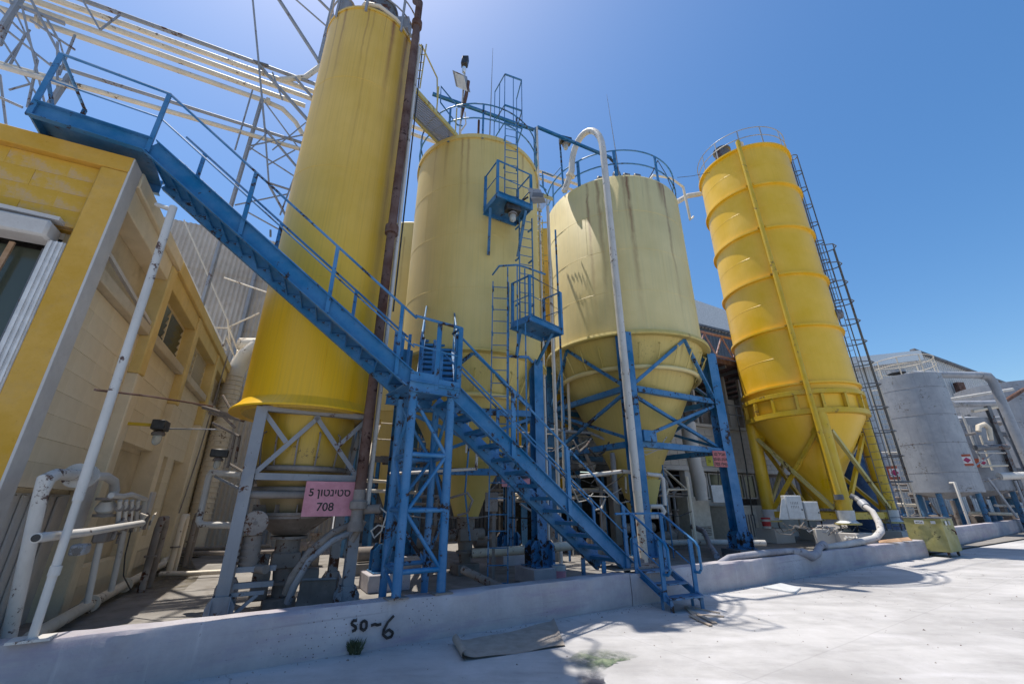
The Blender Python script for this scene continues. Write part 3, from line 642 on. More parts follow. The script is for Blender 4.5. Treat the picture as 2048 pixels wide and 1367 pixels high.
# side wall
Wb(.32, 11.9, 0, 5.85, -.5, -.36).build('side_backing', M['cream'], bl)
bays_ = [(.3, 2.65), (2.95, 5.35), (5.65, 8.4), (8.7, 11.6)]
for i, (a, b) in enumerate(((-.003, .3), (2.65, 2.95), (5.35, 5.65), (8.4, 8.7), (11.6, 11.9))):
    if i == 0: Wb(.0, .3, .03, 6.1, -.02, .008).build('white_corner_facing', M['white_wall'], bl, bevel=.003)
    else:
        Wb(a, b, 3.7, 5.84, -.36, .0 + .003 * i).build('pillar', M['cream_yellow'], bl, bevel=.02); Wb(a, b, .03, 3.695, -.36, .0 + .003 * i).build('pillar', M['cream'], bl, bevel=.02)
Wb(.305, 2.95, 5.86, 6.115, -.36, .035).build('parapet', M['cream'], bl, bevel=.015)
Wb(2.955, 11.9, 5.86, 6.115, -.36, .035).build('parapet', M['cream_yellow'], bl, bevel=.015)
for a, b in bays_: Wb(a + .001, b - .001, 5.5, 5.855, -.34, -.03).build('lintel_beam', M['cream' if a < 1 else 'cream_yellow'], bl, bevel=.012)
MB().add([Fp(0, 6.05, -.3), Fp(9, 6.05, -.3), Fp(9, 6.05, -13), Fp(0, 6.05, -12.2)], [(0, 1, 2, 3)]).build('roof', M['block'], bl)
items = []
opens = [(.45, 2.65, 0, 1.72), (3.05, 5.35, .55, 2.55), (5.85, 6.85, .9, 2.62), (7.15, 8.3, .9, 2.62)]
for a, b in bays_:
    nb = max(1, round((b - a) / .6)); bw = (b - a) / nb
    for j in range(15):
        for i in range(nb):
            s = a + bw * (i + .5); z = .05 + .288 * (j + .5)
            if any(o0 - .1 < s < o1 + .1 and o2 - .05 < z < o3 + .02 for o0, o1, o2, o3 in opens): continue
            items.append((Wp(s, z, -.26 + random.uniform(-.004, .004)), wm))
rep('block', blockmesh('block', .596, .286, .2, M['cream'], .0025), bl, items)
for k, (a, b) in enumerate(bays_):   # windows under the lintels
    Wb(a, b, 4.38, 4.56, -.34, -.03).build('window_sill', M['cream_low'], bl, bevel=.015)
    if k == 0:
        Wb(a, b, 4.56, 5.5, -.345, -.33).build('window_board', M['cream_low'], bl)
        MB().beam(Wp(a, 4.98, -.2), Wp(b, 4.62, -.08), .05, .06).build('loose_frame_bar', M['white_wall'], bl)
        Wb(a, b, 4.56, 4.64, -.33, -.2).build('window_frame', M['dusty'], bl)
    else:
        f = MB()
        for s in (a + .03, (a + b) / 2, b - .03): Wb(s - .03, s + .03, 4.561, 5.499, -.3, -.24, f)
        Wb(a + .06, b - .06, 5.44, 5.499, -.3, -.245, f); Wb(a + .06, b - .06, 4.561, 4.62, -.3, -.245, f)
        fo = f.build('window_frame', M['cream'], bl)
        me = MB().obox((0, 0, 0), V((b - a) / 4 - .05, 0, 0), V(0, .006, .0), V(0, .03, .075)).mesh('pane', M['winglass'] if k == 1 else M['cream_low'])
        for j in range(5):
            for q in (-1, 1): rep('pane', me, fo, [(Wp((a + b) / 2 + q * (b - a) / 4, 4.72 + j * .155, -.27), wm)])
# lower recesses
Wb(.45, 2.65, .0, 1.72, -.36, -.33).build('recess_panel', M['white_wall'], bl)
me = MB().box((-.06, 0, -.83), (.06, .035, .83)).mesh('sheet_rib', M['white_wall'], bevel=.015)
rep('sheet_rib', me, bl, [(Wp(.6 + .24 * i, .87, -.33), wm) for i in range(8)])
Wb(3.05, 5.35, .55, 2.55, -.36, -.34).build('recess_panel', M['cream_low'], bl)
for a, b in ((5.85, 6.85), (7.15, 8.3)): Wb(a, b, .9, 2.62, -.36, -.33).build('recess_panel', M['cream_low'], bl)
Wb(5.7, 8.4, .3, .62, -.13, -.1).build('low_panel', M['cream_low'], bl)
MB().tube([Wp(4.1, 1.6, -.34), Wp(4.1, 1.6, -.28)], .06, 16).build('pipe_stub', M['white_pipe'], bl)
p = MB().tube([Wp(9.2, 6.1, -.1), Wp(9.2, 6.75, -.1), Wp(11.5, 6.75, -.1), Wp(11.5, 6.1, -.1)], .025, 8).build('roof_rail', M['white_pipe'], bl)

# pole standing on the bund wall under the stairs
po = thing('support_pole', 'white painted steel pole standing on the bund wall, carrying the upper stairs', 'pole', V(-4.22, 4.36, CH))
pb = V(-4.22, 4.36, 0)
MB().tube([pb + V(0, 0, 1.62), pb + V(-.13, .06, 5.15)], .042, 18).build('upper_pipe', M['white_pipe'], po)
MB().tube([pb + V(.02, 0, CH), pb + V(.0, 0, 1.64)], .034, 14).build('lower_pipe', M['white_pipe'], po)
MB().tube([pb + V(.015, 0, .98), pb + V(.015, 0, 1.06)], .043, 14).build('pipe_sleeve', M['white_pipe'], po)
MB().obox(pb + V(.02, 0, CH + .012), CD * .14, CN * .1, V(0, 0, .01)).build('base_plate', M['white_pipe'], po)
MB().tube([pb + V(-.13, .06, 5.1), pb + V(-.5, .2, 5.3)], .03, 8).build('wall_tie', M['white_pipe'], po)
rd = thing('tie_rod', 'thin rusty rod running from the white pole towards the tall silo', 'rod', AY(192, 780, 4.5))
MB().tube([AY(190, 779, 4.4), AY(300, 792, 5.6), AY(425, 812, 6.9)], .014, 6).build('rod', M['rust'], rd)

# pipework on the building side
mp_ = thing('pipe_manifold', 'white pipe manifold with flanged valves along the cream side wall', 'pipes', Wp(2, 0, .8))
def wt(pts, r, o, name='pipe', mat='white_pipe', par=mp_, n=12): return MB().tube([WP(u, v, o) for u, v in pts], r, n).build(name, M[mat], par)
wt([(5, 1330), (52, 1120), (82, 985), (92, 958), (112, 948), (165, 950)], .062, .35, 'riser_pipe')
wt([(190, 952), (212, 952), (228, 962), (229, 980), (216, 1010)], .052, .45, 'elbow_pipe')
MB().disc(WP(155, 950, .35), WD, .14, .04, 20).build('flange', M['white_pipe'], mp_)
MB().disc(WP(170, 952, .35), WD, .14, .05, 20).build('flange', M['white_pipe'], mp_)
MB().obox(WP(165, 1010, .2), WD * .22, WN * .02, V(0, 0, .42)).build('back_plate', M['white_wall'], mp_, bevel=.01)
for v in (997, 1030): MB().disc(WP(216 - (v - 997) * .2, v, .45), (0, 0, 1), .13, .035, 20).build('flange', M['dusty'], mp_)
MB().tube([WP(214, 1000, .45), WP(212, 1014, .45), WP(210, 1030, .45)], [.06, .12, .06], 16).build('valve_body', M['white_pipe'], mp_)
hp = wt([(72, 1075), (178, 1063), (285, 1045)], .042, .75, 'header_pipe')
MB().tube([WP(71.5, 1075.2, .75), WP(71, 1075.3, .75)], .032, 14).build('pipe_mouth', M['void'], hp)  # black disc paints in the shaded hollow of the pipe
for k, u in enumerate((235, 247, 259, 271)):
    wt([(u, 1052), (u + 3, 1025), (u + 5, 1000)], .028, .62, 'branch_pipe')
    MB().disc(WP(u + 4, 1015, .62), WD, .05, .05, 10).build('small_valve', M['dusty'], mp_)
wt([(222, 990), (245, 992), (262, 988), (290, 998), (283, 1050)], .035, .6, 'loop_pipe')
wt([(205, 1062), (192, 1120), (175, 1203)], .038, .55, 'drop_pipe')
wt([(248, 1058), (238, 1110), (222, 1180)], .038, .55, 'drop_pipe')
MB().obox(WP(297, 1020, .5), WD * .12, WN * .02, V(0, 0, .3)).build('end_plate', M['white_wall'], mp_, bevel=.01)
MB().obox(WP(210, 1070, .55), WD * .2, WN * .07, V(0, 0, .08)).build('pump_block', M['dusty'], mp_, bevel=.02)
MB().obox(WP(160, 1098, .6), WD * .1, WN * .07, V(0, 0, .06)).build('valve_motor', M['galv'], mp_, bevel=.02)
gpp = thing('ground_pipe', 'thick dirty white pipe on the floor along the building, bent at its far end', 'pipe', Wp(2, .15, .9))
b1 = [G(60, 1275, .2), G(180, 1207, .2), G(325, 1128, .2)]
MB().tube(b1 + [G(333, 1112, .24), G(330, 1090, .5), G(318, 1078, .62), G(300, 1082, .62)], .075, 16).build('pipe', M['cream_pipe'], gpp)
for q in (b1[1], G(250, 1169, .2)): MB().disc(q, b1[2] - b1[0], .12, .06, 16).build('flange', M['cream_pipe'], gpp)
cpp = thing('ground_pipe', 'thin pale pipe crossing the floor from the building to the tall silo frame', 'pipe', G(330, 1145, .15))
MB().tube([G(320, 1147, .15), G(380, 1146, .15), G(470, 1141, .15)], .05, 12).build('pipe', M['cream_pipe'], cpp)
for i, (u0, v0, u1, v1, l) in enumerate(((390, 1098, 480, 1094, 'near'), (395, 1106, 520, 1104, 'far'))):
    q = thing('wall_pipe', ('upper' if i == 0 else 'lower') + ' of two dirty pipes running behind the tall silo frame', 'pipe', G(u0, v0, .3))
    MB().tube([G(u0 - 30, v0, .3), G(u1, v1, .3), G(u1 + 60, v1 - 3, .3)], .06, 10).build('pipe', M['dusty'], q)
wc = thing('wall_conduit', 'thin dark conduit running down the cream side wall', 'conduit', Wp(7, 3, 0))
MB().tube([WP(455, 712, .05), WP(432, 790, .05), WP(398, 905, .05), WP(372, 985, .05), WP(358, 1025, .05)], .018, 6).build('conduit', M['dusty'], wc)
def lamp(root_lab, p, ax, sc_=1.0, grp='caged industrial lamps', box=True):
    t = thing('lamp', root_lab, 'lamp', p, grp); ax = Vector(ax).normalized(); n = V(-ax.y, ax.x, 0)
    if box: MB().obox(p + V(0, 0, .1 * sc_), ax * .17 * sc_, n * .1 * sc_, V(0, 0, .085 * sc_)).build('ballast_box', M['black'], t, bevel=.012)
    MB().lathe([(.03 * sc_, .02), (.075 * sc_, 0), (.1 * sc_, -.03 * sc_), (.1 * sc_, -.07 * sc_), (.07 * sc_, -.07 * sc_)], p, 18).build('collar', M['dusty_dark'], t)
    MB().lathe([(.068 * sc_, -.07 * sc_), (.07 * sc_, -.15 * sc_), (.06 * sc_, -.2 * sc_), (.03 * sc_, -.235 * sc_), (.002, -.245 * sc_)], p, 18).build('glass_jar', M['glass'], t)
    return t
lp = WP(318, 862, .45); l1 = lamp('black box lamp with glass jar on a yellow bracket, on the cream side wall', lp, WD, .98)
MB().beam(lp + V(0, 0, .1) - WN * .08, lp + V(0, 0, .1) - WN * .45, .05, .05).build('bracket', M['yel_steel'], l1)
MB().tube([lp + WD * .17 + V(0, 0, .05), lp + WD * .25 + V(0, 0, .03), lp + WD * .3 + V(0, 0, .09), AY(432, 858, 7.2)], .014, 6).build('conduit', M['grey'], l1)
# bent pipe left of the tall silo frame
bp = thing('bent_pipe', 'grey pipe bent in a bracket shape left of the tall silo frame', 'pipe', AY(440, 1000, 7.6))
MB().tube([AY(485, 950, 7.5), AY(424, 944, 7.6), AY(418, 952, 7.6), AY(398, 1040, 7.6), AY(402, 1048, 7.6), AY(470, 1050, 7.5)], .05, 12).build('pipe', M['white_pipe'], bp)
MB().beam(AY(430, 952, 7.62), AY(478, 976, 7.55), .04, .03).build('strut', M['grey'], bp)
ar = thing('cable_bracket', 'bundle of small grey pipes and brackets beside the tall silo skirt', 'bracket', AY(450, 850, 7.8))
for a, b in (((388, 806), (470, 832)), ((405, 815), (480, 838)), ((418, 826), (488, 842)), ((425, 845), (478, 872)), ((440, 826), (470, 855)), ((470, 870), (455, 935)), ((480, 870), (470, 925)), ((445, 790), (470, 835)), ((455, 925), (490, 945))):
    MB().tube([AY(*a, 7.75), AY(*b, 7.7)], .022, 6).build('small_pipe', M['dusty'], ar)
lamp('dusty jar lamp under the small pipes left of the tall silo frame', AY(437, 915, 7.8), GD, .8)

# cement sheet wall behind the building
sh = thing('corrugated_wall', 'tall wall of pale corrugated cement sheets behind the cream building', 'wall', V(-9, 17.5, 0))
SP = V(-9, 17.5, 0); SD = V(.899, .438, 0)
def corr(root, p, d, s0, s1, z0, z1, mat, pitch=.177, amp=.025, name='sheet', lean=.03):
    n = V(d.y, -d.x, 0); vs = []; k = int((s1 - s0) / pitch * 6)
    for i in range(k + 1):
        s = s0 + (s1 - s0) * i / k; o = amp * math.sin(2 * math.pi * s / pitch)
        vs += [p + d * s + n * (o + lean) + V(0, 0, z0), p + d * s + n * o + V(0, 0, z1)]
    return MB().add(vs, [(2 * i, 2 * i + 2, 2 * i + 3, 2 * i + 1) for i in range(k)]).build(name, mat, root)
for j, (z0, z1) in enumerate(((0, 6.2), (6.0, 8.6), (8.4, 11.0), (10.8, 12.9))):
    for i in range(10): corr(sh, SP, SD, -8.64 + i * 1.06, -8.64 + i * 1.06 + 1.085, z0, z1 + .02 * (i % 2), M['sheet'])
for s in (-2.6, -.3): MB().beam(SP + SD * s + V(.1, -.25, 0), SP + SD * s + V(.1, -.25, 11), .14, .14).build('steel_post', M['grey'], sh)
MB().tube([AY(541, 473, 17), AY(541, 460, 17)], .05, 8).build('roof_vent', M['grey_dark'], sh)
rr_ = thing('roof_railing', 'slanting white pipes in front of the corrugated wall', 'railing', V(-9, 15, 6))
for a, b in (((368, 440), (455, 640)), ((330, 445), (452, 700)), ((455, 640), (462, 700)), ((430, 655), (462, 656)), ((520, 625), (455, 655)), ((458, 655), (475, 700)), ((475, 700), (468, 735)), ((448, 555), (535, 585))):
    MB().tube([AY(*a, 14.5), AY(*b, 15)], .03, 6).build('rail', M['cream_pipe'], rr_)
du = thing('ribbed_duct', 'pale ribbed duct with elbow between the cream building and the tall silo', 'duct', V(-8.3, 14.5, 0))
dp = [AY(520, 690, 14.6), AY(492, 712, 14.5), AY(478, 738, 14.4)]; dq = dp[-1]
MB().tube(dp[:2] + [dp[1] + V(-.12, 0, -.25), V(dq.x - .1, dq.y, dq.z - .1), V(dq.x - .1, dq.y, .1)], .3, 20).build('duct', M['cream_pipe'], du)
for i in range(30): MB().ring(V(dq.x - .1, dq.y, dq.z - .3 - i * .16), .31, .02, 20, 6).build('duct_rib', M['cream_pipe'], du)
MB().tube([AY(480, 690, 15.2), AY(560, 690, 15.4)], .28, 16).build('duct_branch', M['cream_pipe'], du)

# ------------------------------------------------------------------ overhead pipe bridge
PBp = V(-9.05, 11, 0); PBd = V(.80, .596, 0).normalized()
pbr = thing('pipe_bridge', 'overhead lattice bridge carrying white pipes, running above the building behind the tall silo', 'pipe bridge', V(-9.05, 11, 14))
def BPt(u, v, o=0): return PL(u, v, PBp, PBd, o)
def bpipe(pts, r, mat='cream_pipe', o=0, name='pipe', n=10): return MB().tube([BPt(u, v, o) for u, v in pts], r, n).build(name, M[mat], pbr)
bpipe([(150, -5), (640, 172)], .07, 'grey', -.1, 'top_chord')
bpipe([(60, -18), (620, 181), (1200, 385)], .085, o=0)
bpipe([(40, -8), (615, 195), (1180, 392)], .085, o=.1)
bpipe([(-10, -9), (610, 212)], .085, o=.2)
bpipe([(-10, 14), (530, 202), (565, 218), (592, 245), (606, 270)], .085, o=.1)
bpipe([(-10, 125), (300, 212), (600, 298)], .075, o=-.2)
bpipe([(100, 128), (605, 286)], .055, 'grey', -.15, 'lower_chord')
bpipe([(0, 132), (155, 178)], .075, 'white_pipe', -.3)
bpipe([(0, 195), (45, 215)], .035, 'grey', -.3, 'lattice_bar')
bpipe([(560, 160), (610, 155), (645, 130)], .1, o=-.1)
MB().disc(BPt(75, 43, .05), BPt(150, 70, .05) - BPt(75, 43, .05), .19, .06, 18).build('flange', M['cream_pipe'], pbr)
MB().disc(BPt(536, 203, .05), BPt(600, 225, .05) - BPt(536, 203, .05), .13, .12, 16).build('flange', M['cream_pipe'], pbr)
for (a, b, w_) in (((505, -5), (518, 132), .07), ((518, 132), (530, 262), .07), ((530, 262), (538, 370), .06), ((538, 370), (572, 432), .07), ((518, 130), (618, 243), .1), ((590, 155), (625, 195), .08), ((530, 258), (592, 332), .07), ((498, 292), (605, 270), .04), ((500, 295), (588, 352), .04), ((538, 366), (582, 380), .06), ((470, 410), (575, 388), .04), ((488, 420), (560, 460), .04),
                 ((557, -2), (637, 122), .11), ((590, -2), (652, 52), .05), ((636, -2), (660, 22), .08),
                 ((0, 62), (42, -4), .13), ((40, 0), (0, 92), .05), ((0, 50), (110, 138), .05), ((0, 72), (80, 200), .05), ((40, -4), (90, 210), .06), ((60, -4), (140, 148), .07), ((95, 40), (118, 82), .06), ((18, 180), (60, 168), .04), ((0, 150), (12, 248), .06), ((115, 85), (115, 175), .06), ((140, 150), (100, 210), .13), ((20, 5), (130, 48), .09), ((0, 90), (8, 60), .08), ((165, 0), (200, 60), .05), ((240, 30), (200, 60), .05), ((0, 20), (50, 70), .05), ((50, 70), (20, 130), .05), ((60, 40), (150, 100), .05), ((8, 130), (60, 60), .04), ((20, 0), (75, 120), .05), ((75, 120), (55, 215), .05), ((120, 85), (145, 175), .05), ((150, 70), (118, 150), .05), ((530, 205), (600, 300), .04), ((505, 180), (470, 300), .04), ((538, 262), (500, 300), .04), ((612, 245), (545, 300), .04), ((535, 330), (590, 300), .04), ((560, 430), (590, 350), .04), ((545, 145), (565, 200), .05)):
    MB().beam(BPt(*a, -.25), BPt(*b, -.25), w_, w_ * .8).build('lattice_bar', M['grey'], pbr)
for (u, v) in ((523, 203), (637, 126)):
    q = BPt(u, v, -.1); MB().beam(V(q.x, q.y, 0) if u < 600 else q, q + V(0, 0, .1 if u < 600 else 4), .09, .09).build('bridge_post', M['grey'], pbr)
MB().beam(BPt(505, 122, -.1), BPt(537, 132, -.4), .1, .05).build('lattice_bar', M['grey_dark'], pbr)

# ------------------------------------------------------------------ blue stairs
UPV = V(0, 0, 1)
def railing(root, A, B, offs, h=1.0, mat=M['blue'], mid=True, pw=.055, topr=.02, ext=(0, 0), drop=.12):
    L = (B - A)
    for t in offs:
        q = A + L * t
        MB().beam(q - UPV * drop, q + UPV * h, pw, .03, L.cross(UPV)).build('rail_post', mat, root)
    a = A + UPV * h - L.normalized() * ext[0]; b = B + UPV * h + L.normalized() * ext[1]
    MB().tube([a, b], topr, 8).build('top_rail', mat, root)
    if mid: MB().tube([A + UPV * h * .52, B + UPV * h * .52], .013, 6).build('mid_rail', mat, root)
def flight(root, A, B, wn, width, n, mat, nosing=.0, hs=.24, plate=True):
    d = B - A; dh = V(d.x, d.y, 0).normalized()
    MB().channel(A, B, hs, .07, .012, -wn).build('stringer', mat, root)
    MB().channel(A + wn * width, B + wn * width, hs, .07, .012, wn).build('stringer', mat, root)
    me = MB().box((-.13, 0, -.012), (.13, width - .02, .012)).box((-.13, 0, -.045), (-.118, width - .02, -.0125)).box((.118, 0, -.045), (.13, width - .02, -.0125)).mesh('tread', mat, smooth=False)
    ang = Matrix((dh, wn, UPV)).transposed()
    rep('tread', me, root, [(A + d * ((i + .5) / n) + wn * .01 + UPV * .05, ang) for i in range(n)])
    br = MB().prism([(-.1, 0, 0), (.1, 0, 0), (.1 * d.normalized().dot(dh) + .02, 0, -.11)], (0, .006, 0)).mesh('tread_bracket', mat, smooth=False)
    rep('tread_bracket', br, root, [(A + d * ((i + .5) / n) + wn * (k) + UPV * .03, ang) for i in range(n) for k in (.014, width - .026)])
# tower
TD = V(.82, .57, 0).normalized(); TN = V(-TD.y, TD.x, 0)
tw = thing('stair_tower', 'blue lattice tower of round legs carrying the stair landing, standing on the bund wall', 'stair tower', V(-1.46, 6.08, CH))
T = [V(-1.46, 6.08, 0), V(-.95, 6.42, 0), V(-1.82, 6.78, 0), V(-1.3, 7.12, 0)]
for i, p in enumerate(T):
    lg = MB().tube([p + V(0, 0, CH if i < 2 else .05), p + V(0, 0, 3.18)], .062 if i < 2 else .055, 16).build('leg', M['blue'], tw)
    MB().obox(p + V(0, 0, (CH if i < 2 else .05) + .01), TD * .13, TN * .11, V(0, 0, .008)).build('base_plate', M['dusty'], lg)
for a, b in ((0, 1), (2, 3), (0, 2), (1, 3)):
    dd = (T[b] - T[a]).normalized() * .05
    for z in (.77, 1.51, 2.25): MB().tube([T[a] + dd + V(0, 0, z), T[b] - dd + V(0, 0, z)], .034, 10).build('cross_tube', M['blue'], tw)
    for z0, z1 in ((1.5, 2.22), (1.46, .8), (3.0, 2.28)): MB().tube([T[a] + dd + V(0, 0, z0), T[b] - dd + V(0, 0, z1)], .027, 10).build('diagonal_tube', M['blue'], tw)
MB().tube([T[2] + V(0, 0, .7), T[0] + V(0, 0, .5)], .027, 8).build('diagonal_tube', M['blue'], tw)
# landing
LW = 1.0
l0 = T[0] - TD * .1 - TN * .08
MB().obox(l0 + TD * .4 + TN * .5 + V(0, 0, 3.27), TD * .4, TN * .5, V(0, 0, .012)).build('landing_plate', M['blue'], tw)
for o in (0, LW): MB().channel(l0 + TN * o + V(0, 0, 3.2), l0 + TD * .8 + TN * o + V(0, 0, 3.2), .16, .05, .01, -TN if o == 0 else TN).build('landing_channel', M['blue'], tw)
MB().obox(l0 + TD * .2 + V(0, 0, 3.36), TD * .2, TN * .006, V(0, 0, .07)).build('toe_board', M['blue'], tw)
MB().obox(l0 + TD * .62 - TN * .03 + V(0, 0, 3.3), TD * .18, TN * .006, V(0, 0, .06)).build('toe_board', M['blue'], tw)
for t in (.05, .3, .55, .78): 
    for o in (.98,): MB().beam(l0 + TD * t + TN * o + V(0, 0, 3.2), l0 + TD * t + TN * o + V(0, 0, 4.4), .05, .03).build('rail_post', M['blue'], tw)
for t in (.42, .8): MB().beam(l0 + TD * t + V(0, 0, 3.2), l0 + TD * t + V(0, 0, 4.3), .07, .05).build('rail_post', M['blue'], tw)
MB().tube([l0 + TD * .0 + V(0, 0, 4.32), l0 + TD * .8 + V(0, 0, 4.3), l0 + TD * .8 + TN * .3 + V(0, 0, 4.3)], .022, 8).build('top_rail', M['blue'], tw)
MB().tube([l0 + TD * .0 + V(0, 0, 3.85), l0 + TD * .8 + V(0, 0, 3.8)], .014, 8).build('mid_rail', M['blue'], tw)
# upper flight with platform
A1, B1 = V(-5.12, 4.56, 6.3), V(-1.5, 6.04, 3.3)
d1 = V(B1.x - A1.x, B1.y - A1.y, 0).normalized(); n1 = V(-d1.y, d1.x, 0)
uf = thing('upper_stairs', 'long blue steel stairs with railings, climbing left to a platform on the yellow building corner', 'stairs', B1)
flight(uf, A1, B1, n1, .8, 16, M['blue'])
railing(uf, A1 - n1 * .03, B1 - n1 * .03, (0, .34, .67, .94))
railing(uf, A1 + n1 * .83, B1 + n1 * .83, (.08, .42, .76, .98))
P0 = V(-6.14, 3.96, 6.3); pd = V(A1.x - P0.x, A1.y - P0.y, 0).normalized(); pn = V(-pd.y, pd.x, 0)
A1b = V(A1.x, A1.y, 6.3)
MB().channel(P0, A1b, .24, .07, .012, -pn).build('platform_channel', M['blue'], uf)
MB().channel(P0 + pn * .95, A1b + pn * .95, .24, .07, .012, pn).build('platform_channel', M['blue'], uf)
MB().obox((P0 + A1b) / 2 + pn * .475 + V(0, 0, .02), pd * (A1b - P0).length / 2, pn * .46, V(0, 0, .01)).build('platform_plate', M['blue_dusty'], uf)
MB().beam(P0 + pn * .02, P0 + pn * .93, .02, .2).build('end_channel', M['blue'], uf)
railing(uf, P0 - pn * .03, A1b - pn * .03, (0,))
railing(uf, P0 + pn * .98, P0 + pn * .98 + pd * .02, (0,), mid=False)
MB().tube([P0 - pn * .03 + UPV, P0 + pn * .98 + UPV], .022, 8).build('top_rail', M['blue'], uf)
MB().beam(P0 - pn * .02 + UPV * .52, P0 + pn * .98 + UPV * .02, .035, .035).build('end_brace', M['blue'], uf)
for q in (P0 + pd * .1 + pn * .75, P0 + pd * .35 + pn * .93): MB().tube([V(q.x, q.y, 6.05), V(q.x, q.y, 6.2)], .05, 10).build('support_foot', M['blue'], uf)
# lower flight
A2, B2 = V(-.90, 6.46, 3.2), V(2.12, 8.52, .5)
d2 = V(B2.x - A2.x, B2.y - A2.y, 0).normalized(); n2 = V(-d2.y, d2.x, 0)
lf = thing('lower_stairs', 'blue steel stairs descending right from the tower landing to the bund wall', 'stairs', B2)
flight(lf, A2, B2, n2, .72, 13, M['blue'])
railing(lf, A2 - n2 * .03, B2 - n2 * .03, (.0, .3, .62, .98), pw=.08)
railing(lf, A2 + n2 * .75, B2 + n2 * .75, (.02, .35, .68, .98), pw=.06)
e = B2 - n2 * .03
MB().tube([e + UPV * 1.0, e + d2 * .12 + UPV * .9, e + d2 * .22 + UPV * .3, e + d2 * .25 - UPV * .02], .022, 8).build('end_rail', M['blue'], lf)
for k in (.1, .62): MB().beam(B2 - d2 * .55 + n2 * k + UPV * .15, V(B2.x, B2.y, .05) - d2 * .55 + n2 * k, .07, .07).build('foot_post', M['blue'], lf)
# rear flight
A3 = V(-1.62, 7.1, 3.3); d3 = V(-.2, .98, 0).normalized(); B3 = A3 + d3 * 2.6 + UPV * 2.0; n3 = V(d3.y, -d3.x, 0)
rf = thing('rear_stairs', 'narrow blue stairs climbing away from the landing between the tall silo and the next silo', 'stairs', A3)
flight(rf, A3, B3, n3, .62, 11, M['blue'])
railing(rf, A3 - n3 * .03, B3 - n3 * .03, (.03, .35, .68, 1)); railing(rf, A3 + n3 * .65, B3 + n3 * .65, (.03, .35, .68, 1))
MB().obox(B3 + d3 * .4 + n3 * .31, d3 * .4, n3 * .33, V(0, 0, .015)).build('top_landing', M['blue'], rf)
MB().tube([B3 + n3 * .65 + UPV, B3 + n3 * .65 + d3 * .8 + UPV, B3 + n3 * .65 + d3 * .8], .02, 8).build('top_rail', M['yel_pale'], rf)
# small steps over the wall
sw = V(.9, .436, 0).normalized(); sg_ = V(.436, -.9, 0).normalized(); TL = V(2.2, 8.3, 0); sW = .66
ss = thing('small_steps', 'small blue steel steps with handrails over the low wall, nearest steps to the yard', 'steps', V(2.5, 7.9, 0))
for k in (0, sW):
    a, b = TL + sw * k + V(0, 0, .5), TL + sw * k + sg_ * .72 + V(0, 0, .14)
    MB().channel(a, b, .1, .035, .008, -sw if k == 0 else sw).build('stringer', M['blue_dusty'], ss)
    MB().beam(b + V(0, 0, .03), V(b.x, b.y, 0.0), .05, .04).build('foot', M['blue_dusty'], ss)
    MB().beam(b - sg_ * .2 + V(0, 0, .08), V(b.x, b.y, 0.0) - sg_ * .2, .04, .03).build('foot', M['blue_dusty'], ss)
me = MB().box((.01, -.12, -.012), (sW - .01, .12, .012)).box((.01, .1205, -.04), (sW - .01, .13, .012)).mesh('tread', M['blue_dusty'], smooth=False)
am = Matrix((sw, -sg_, UPV)).transposed()
rep('tread', me, ss, [(TL + sg_ * t + V(0, 0, z), am) for t, z in ((.08, .49), (.38, .335), (.68, .185))])
MB().obox(TL + sw * .2 - sg_ * .33 + V(0, 0, .512), sw * .62, sg_ * .27, V(0, 0, .01)).build('bridge_plate', M['dusty'], ss)
for k in (-.02, sW + .02):
    q0, q1 = TL + sw * k, TL + sw * k + sg_ * .62
    MB().beam(q0 + V(0, 0, .4), q0 + V(0, 0, 1.4), .06, .05).build('rail_post', M['blue'], ss)
    MB().beam(q1 + V(0, 0, .14), q1 + V(0, 0, 1.02), .065, .05).build('rail_post', M['blue'], ss)
    MB().tube([q0 - sg_ * .05 + V(0, 0, 1.42), q0 + sg_ * .04 + V(0, 0, 1.4), q1 + sg_ * .12 + V(0, 0, .98), q1 + sg_ * .17 + V(0, 0, .9), q1 + sg_ * .17 + V(0, 0, .58), q1 + sg_ * .12 + V(0, 0, .52), q1 + V(0, 0, .52)], .022, 10).build('handrail', M['blue'], ss)
    MB().tube([q0 + V(0, 0, .95), q1 + V(0, 0, .6)], .012, 6).build('mid_rail', M['blue'], ss)
MB().tube([TL - sw * .35 - sg_ * .05 + V(0, 0, 1.42), TL + sw * .68 - sg_ * .05 + V(0, 0, 1.42)], .02, 8).build('cross_rail', M['blue'], ss)

# ------------------------------------------------------------------ pipes and fittings on the silos
rp = V(-2.41, 7.06, 0)
rt = thing('rusty_riser', 'tall rusty brown pipe with flanged joints running up the front of the tall silo', 'pipe', rp)
MB().tube([rp + V(0, 0, 1.75), rp + V(0, 0, 13.75), rp + V(-.15, .1, 14.0)], .085, 16).build('pipe', M['rust'], rt)
for z in (6.7, 12.9): MB().tube([rp + V(0, 0, z - .09), rp + V(0, 0, z + .09)], .13, 16).build('flange', M['rust'], rt)
MB().lathe([(.12, 1.2), (.12, 1.3), (.09, 1.35), (.09, 1.5), (.13, 1.52), (.13, 1.62), (.09, 1.65), (.09, 1.8)], rp, 18).build('lower_coupling', M['dusty'], rt)
for k, q in enumerate(((.13, .1), (.2, .02))):
    pass
wp = V(-2.33, 7.2, 0)
ws = thing('white_riser', 'thin white pipe running beside the rusty pipe on the tall silo', 'pipe', wp)
MB().tube([wp + V(.02, 0, 1.5), wp + V(0, 0, 12.2), wp + V(-.1, .1, 12.6), wp + V(-.3, .1, 12.9)], .04, 12).build('pipe', M['white_pipe'], ws)
MB().tube([wp + V(.07, .05, 5), wp + V(.07, .05, 12.4)], .016, 6).build('black_cable', M['black'], ws)
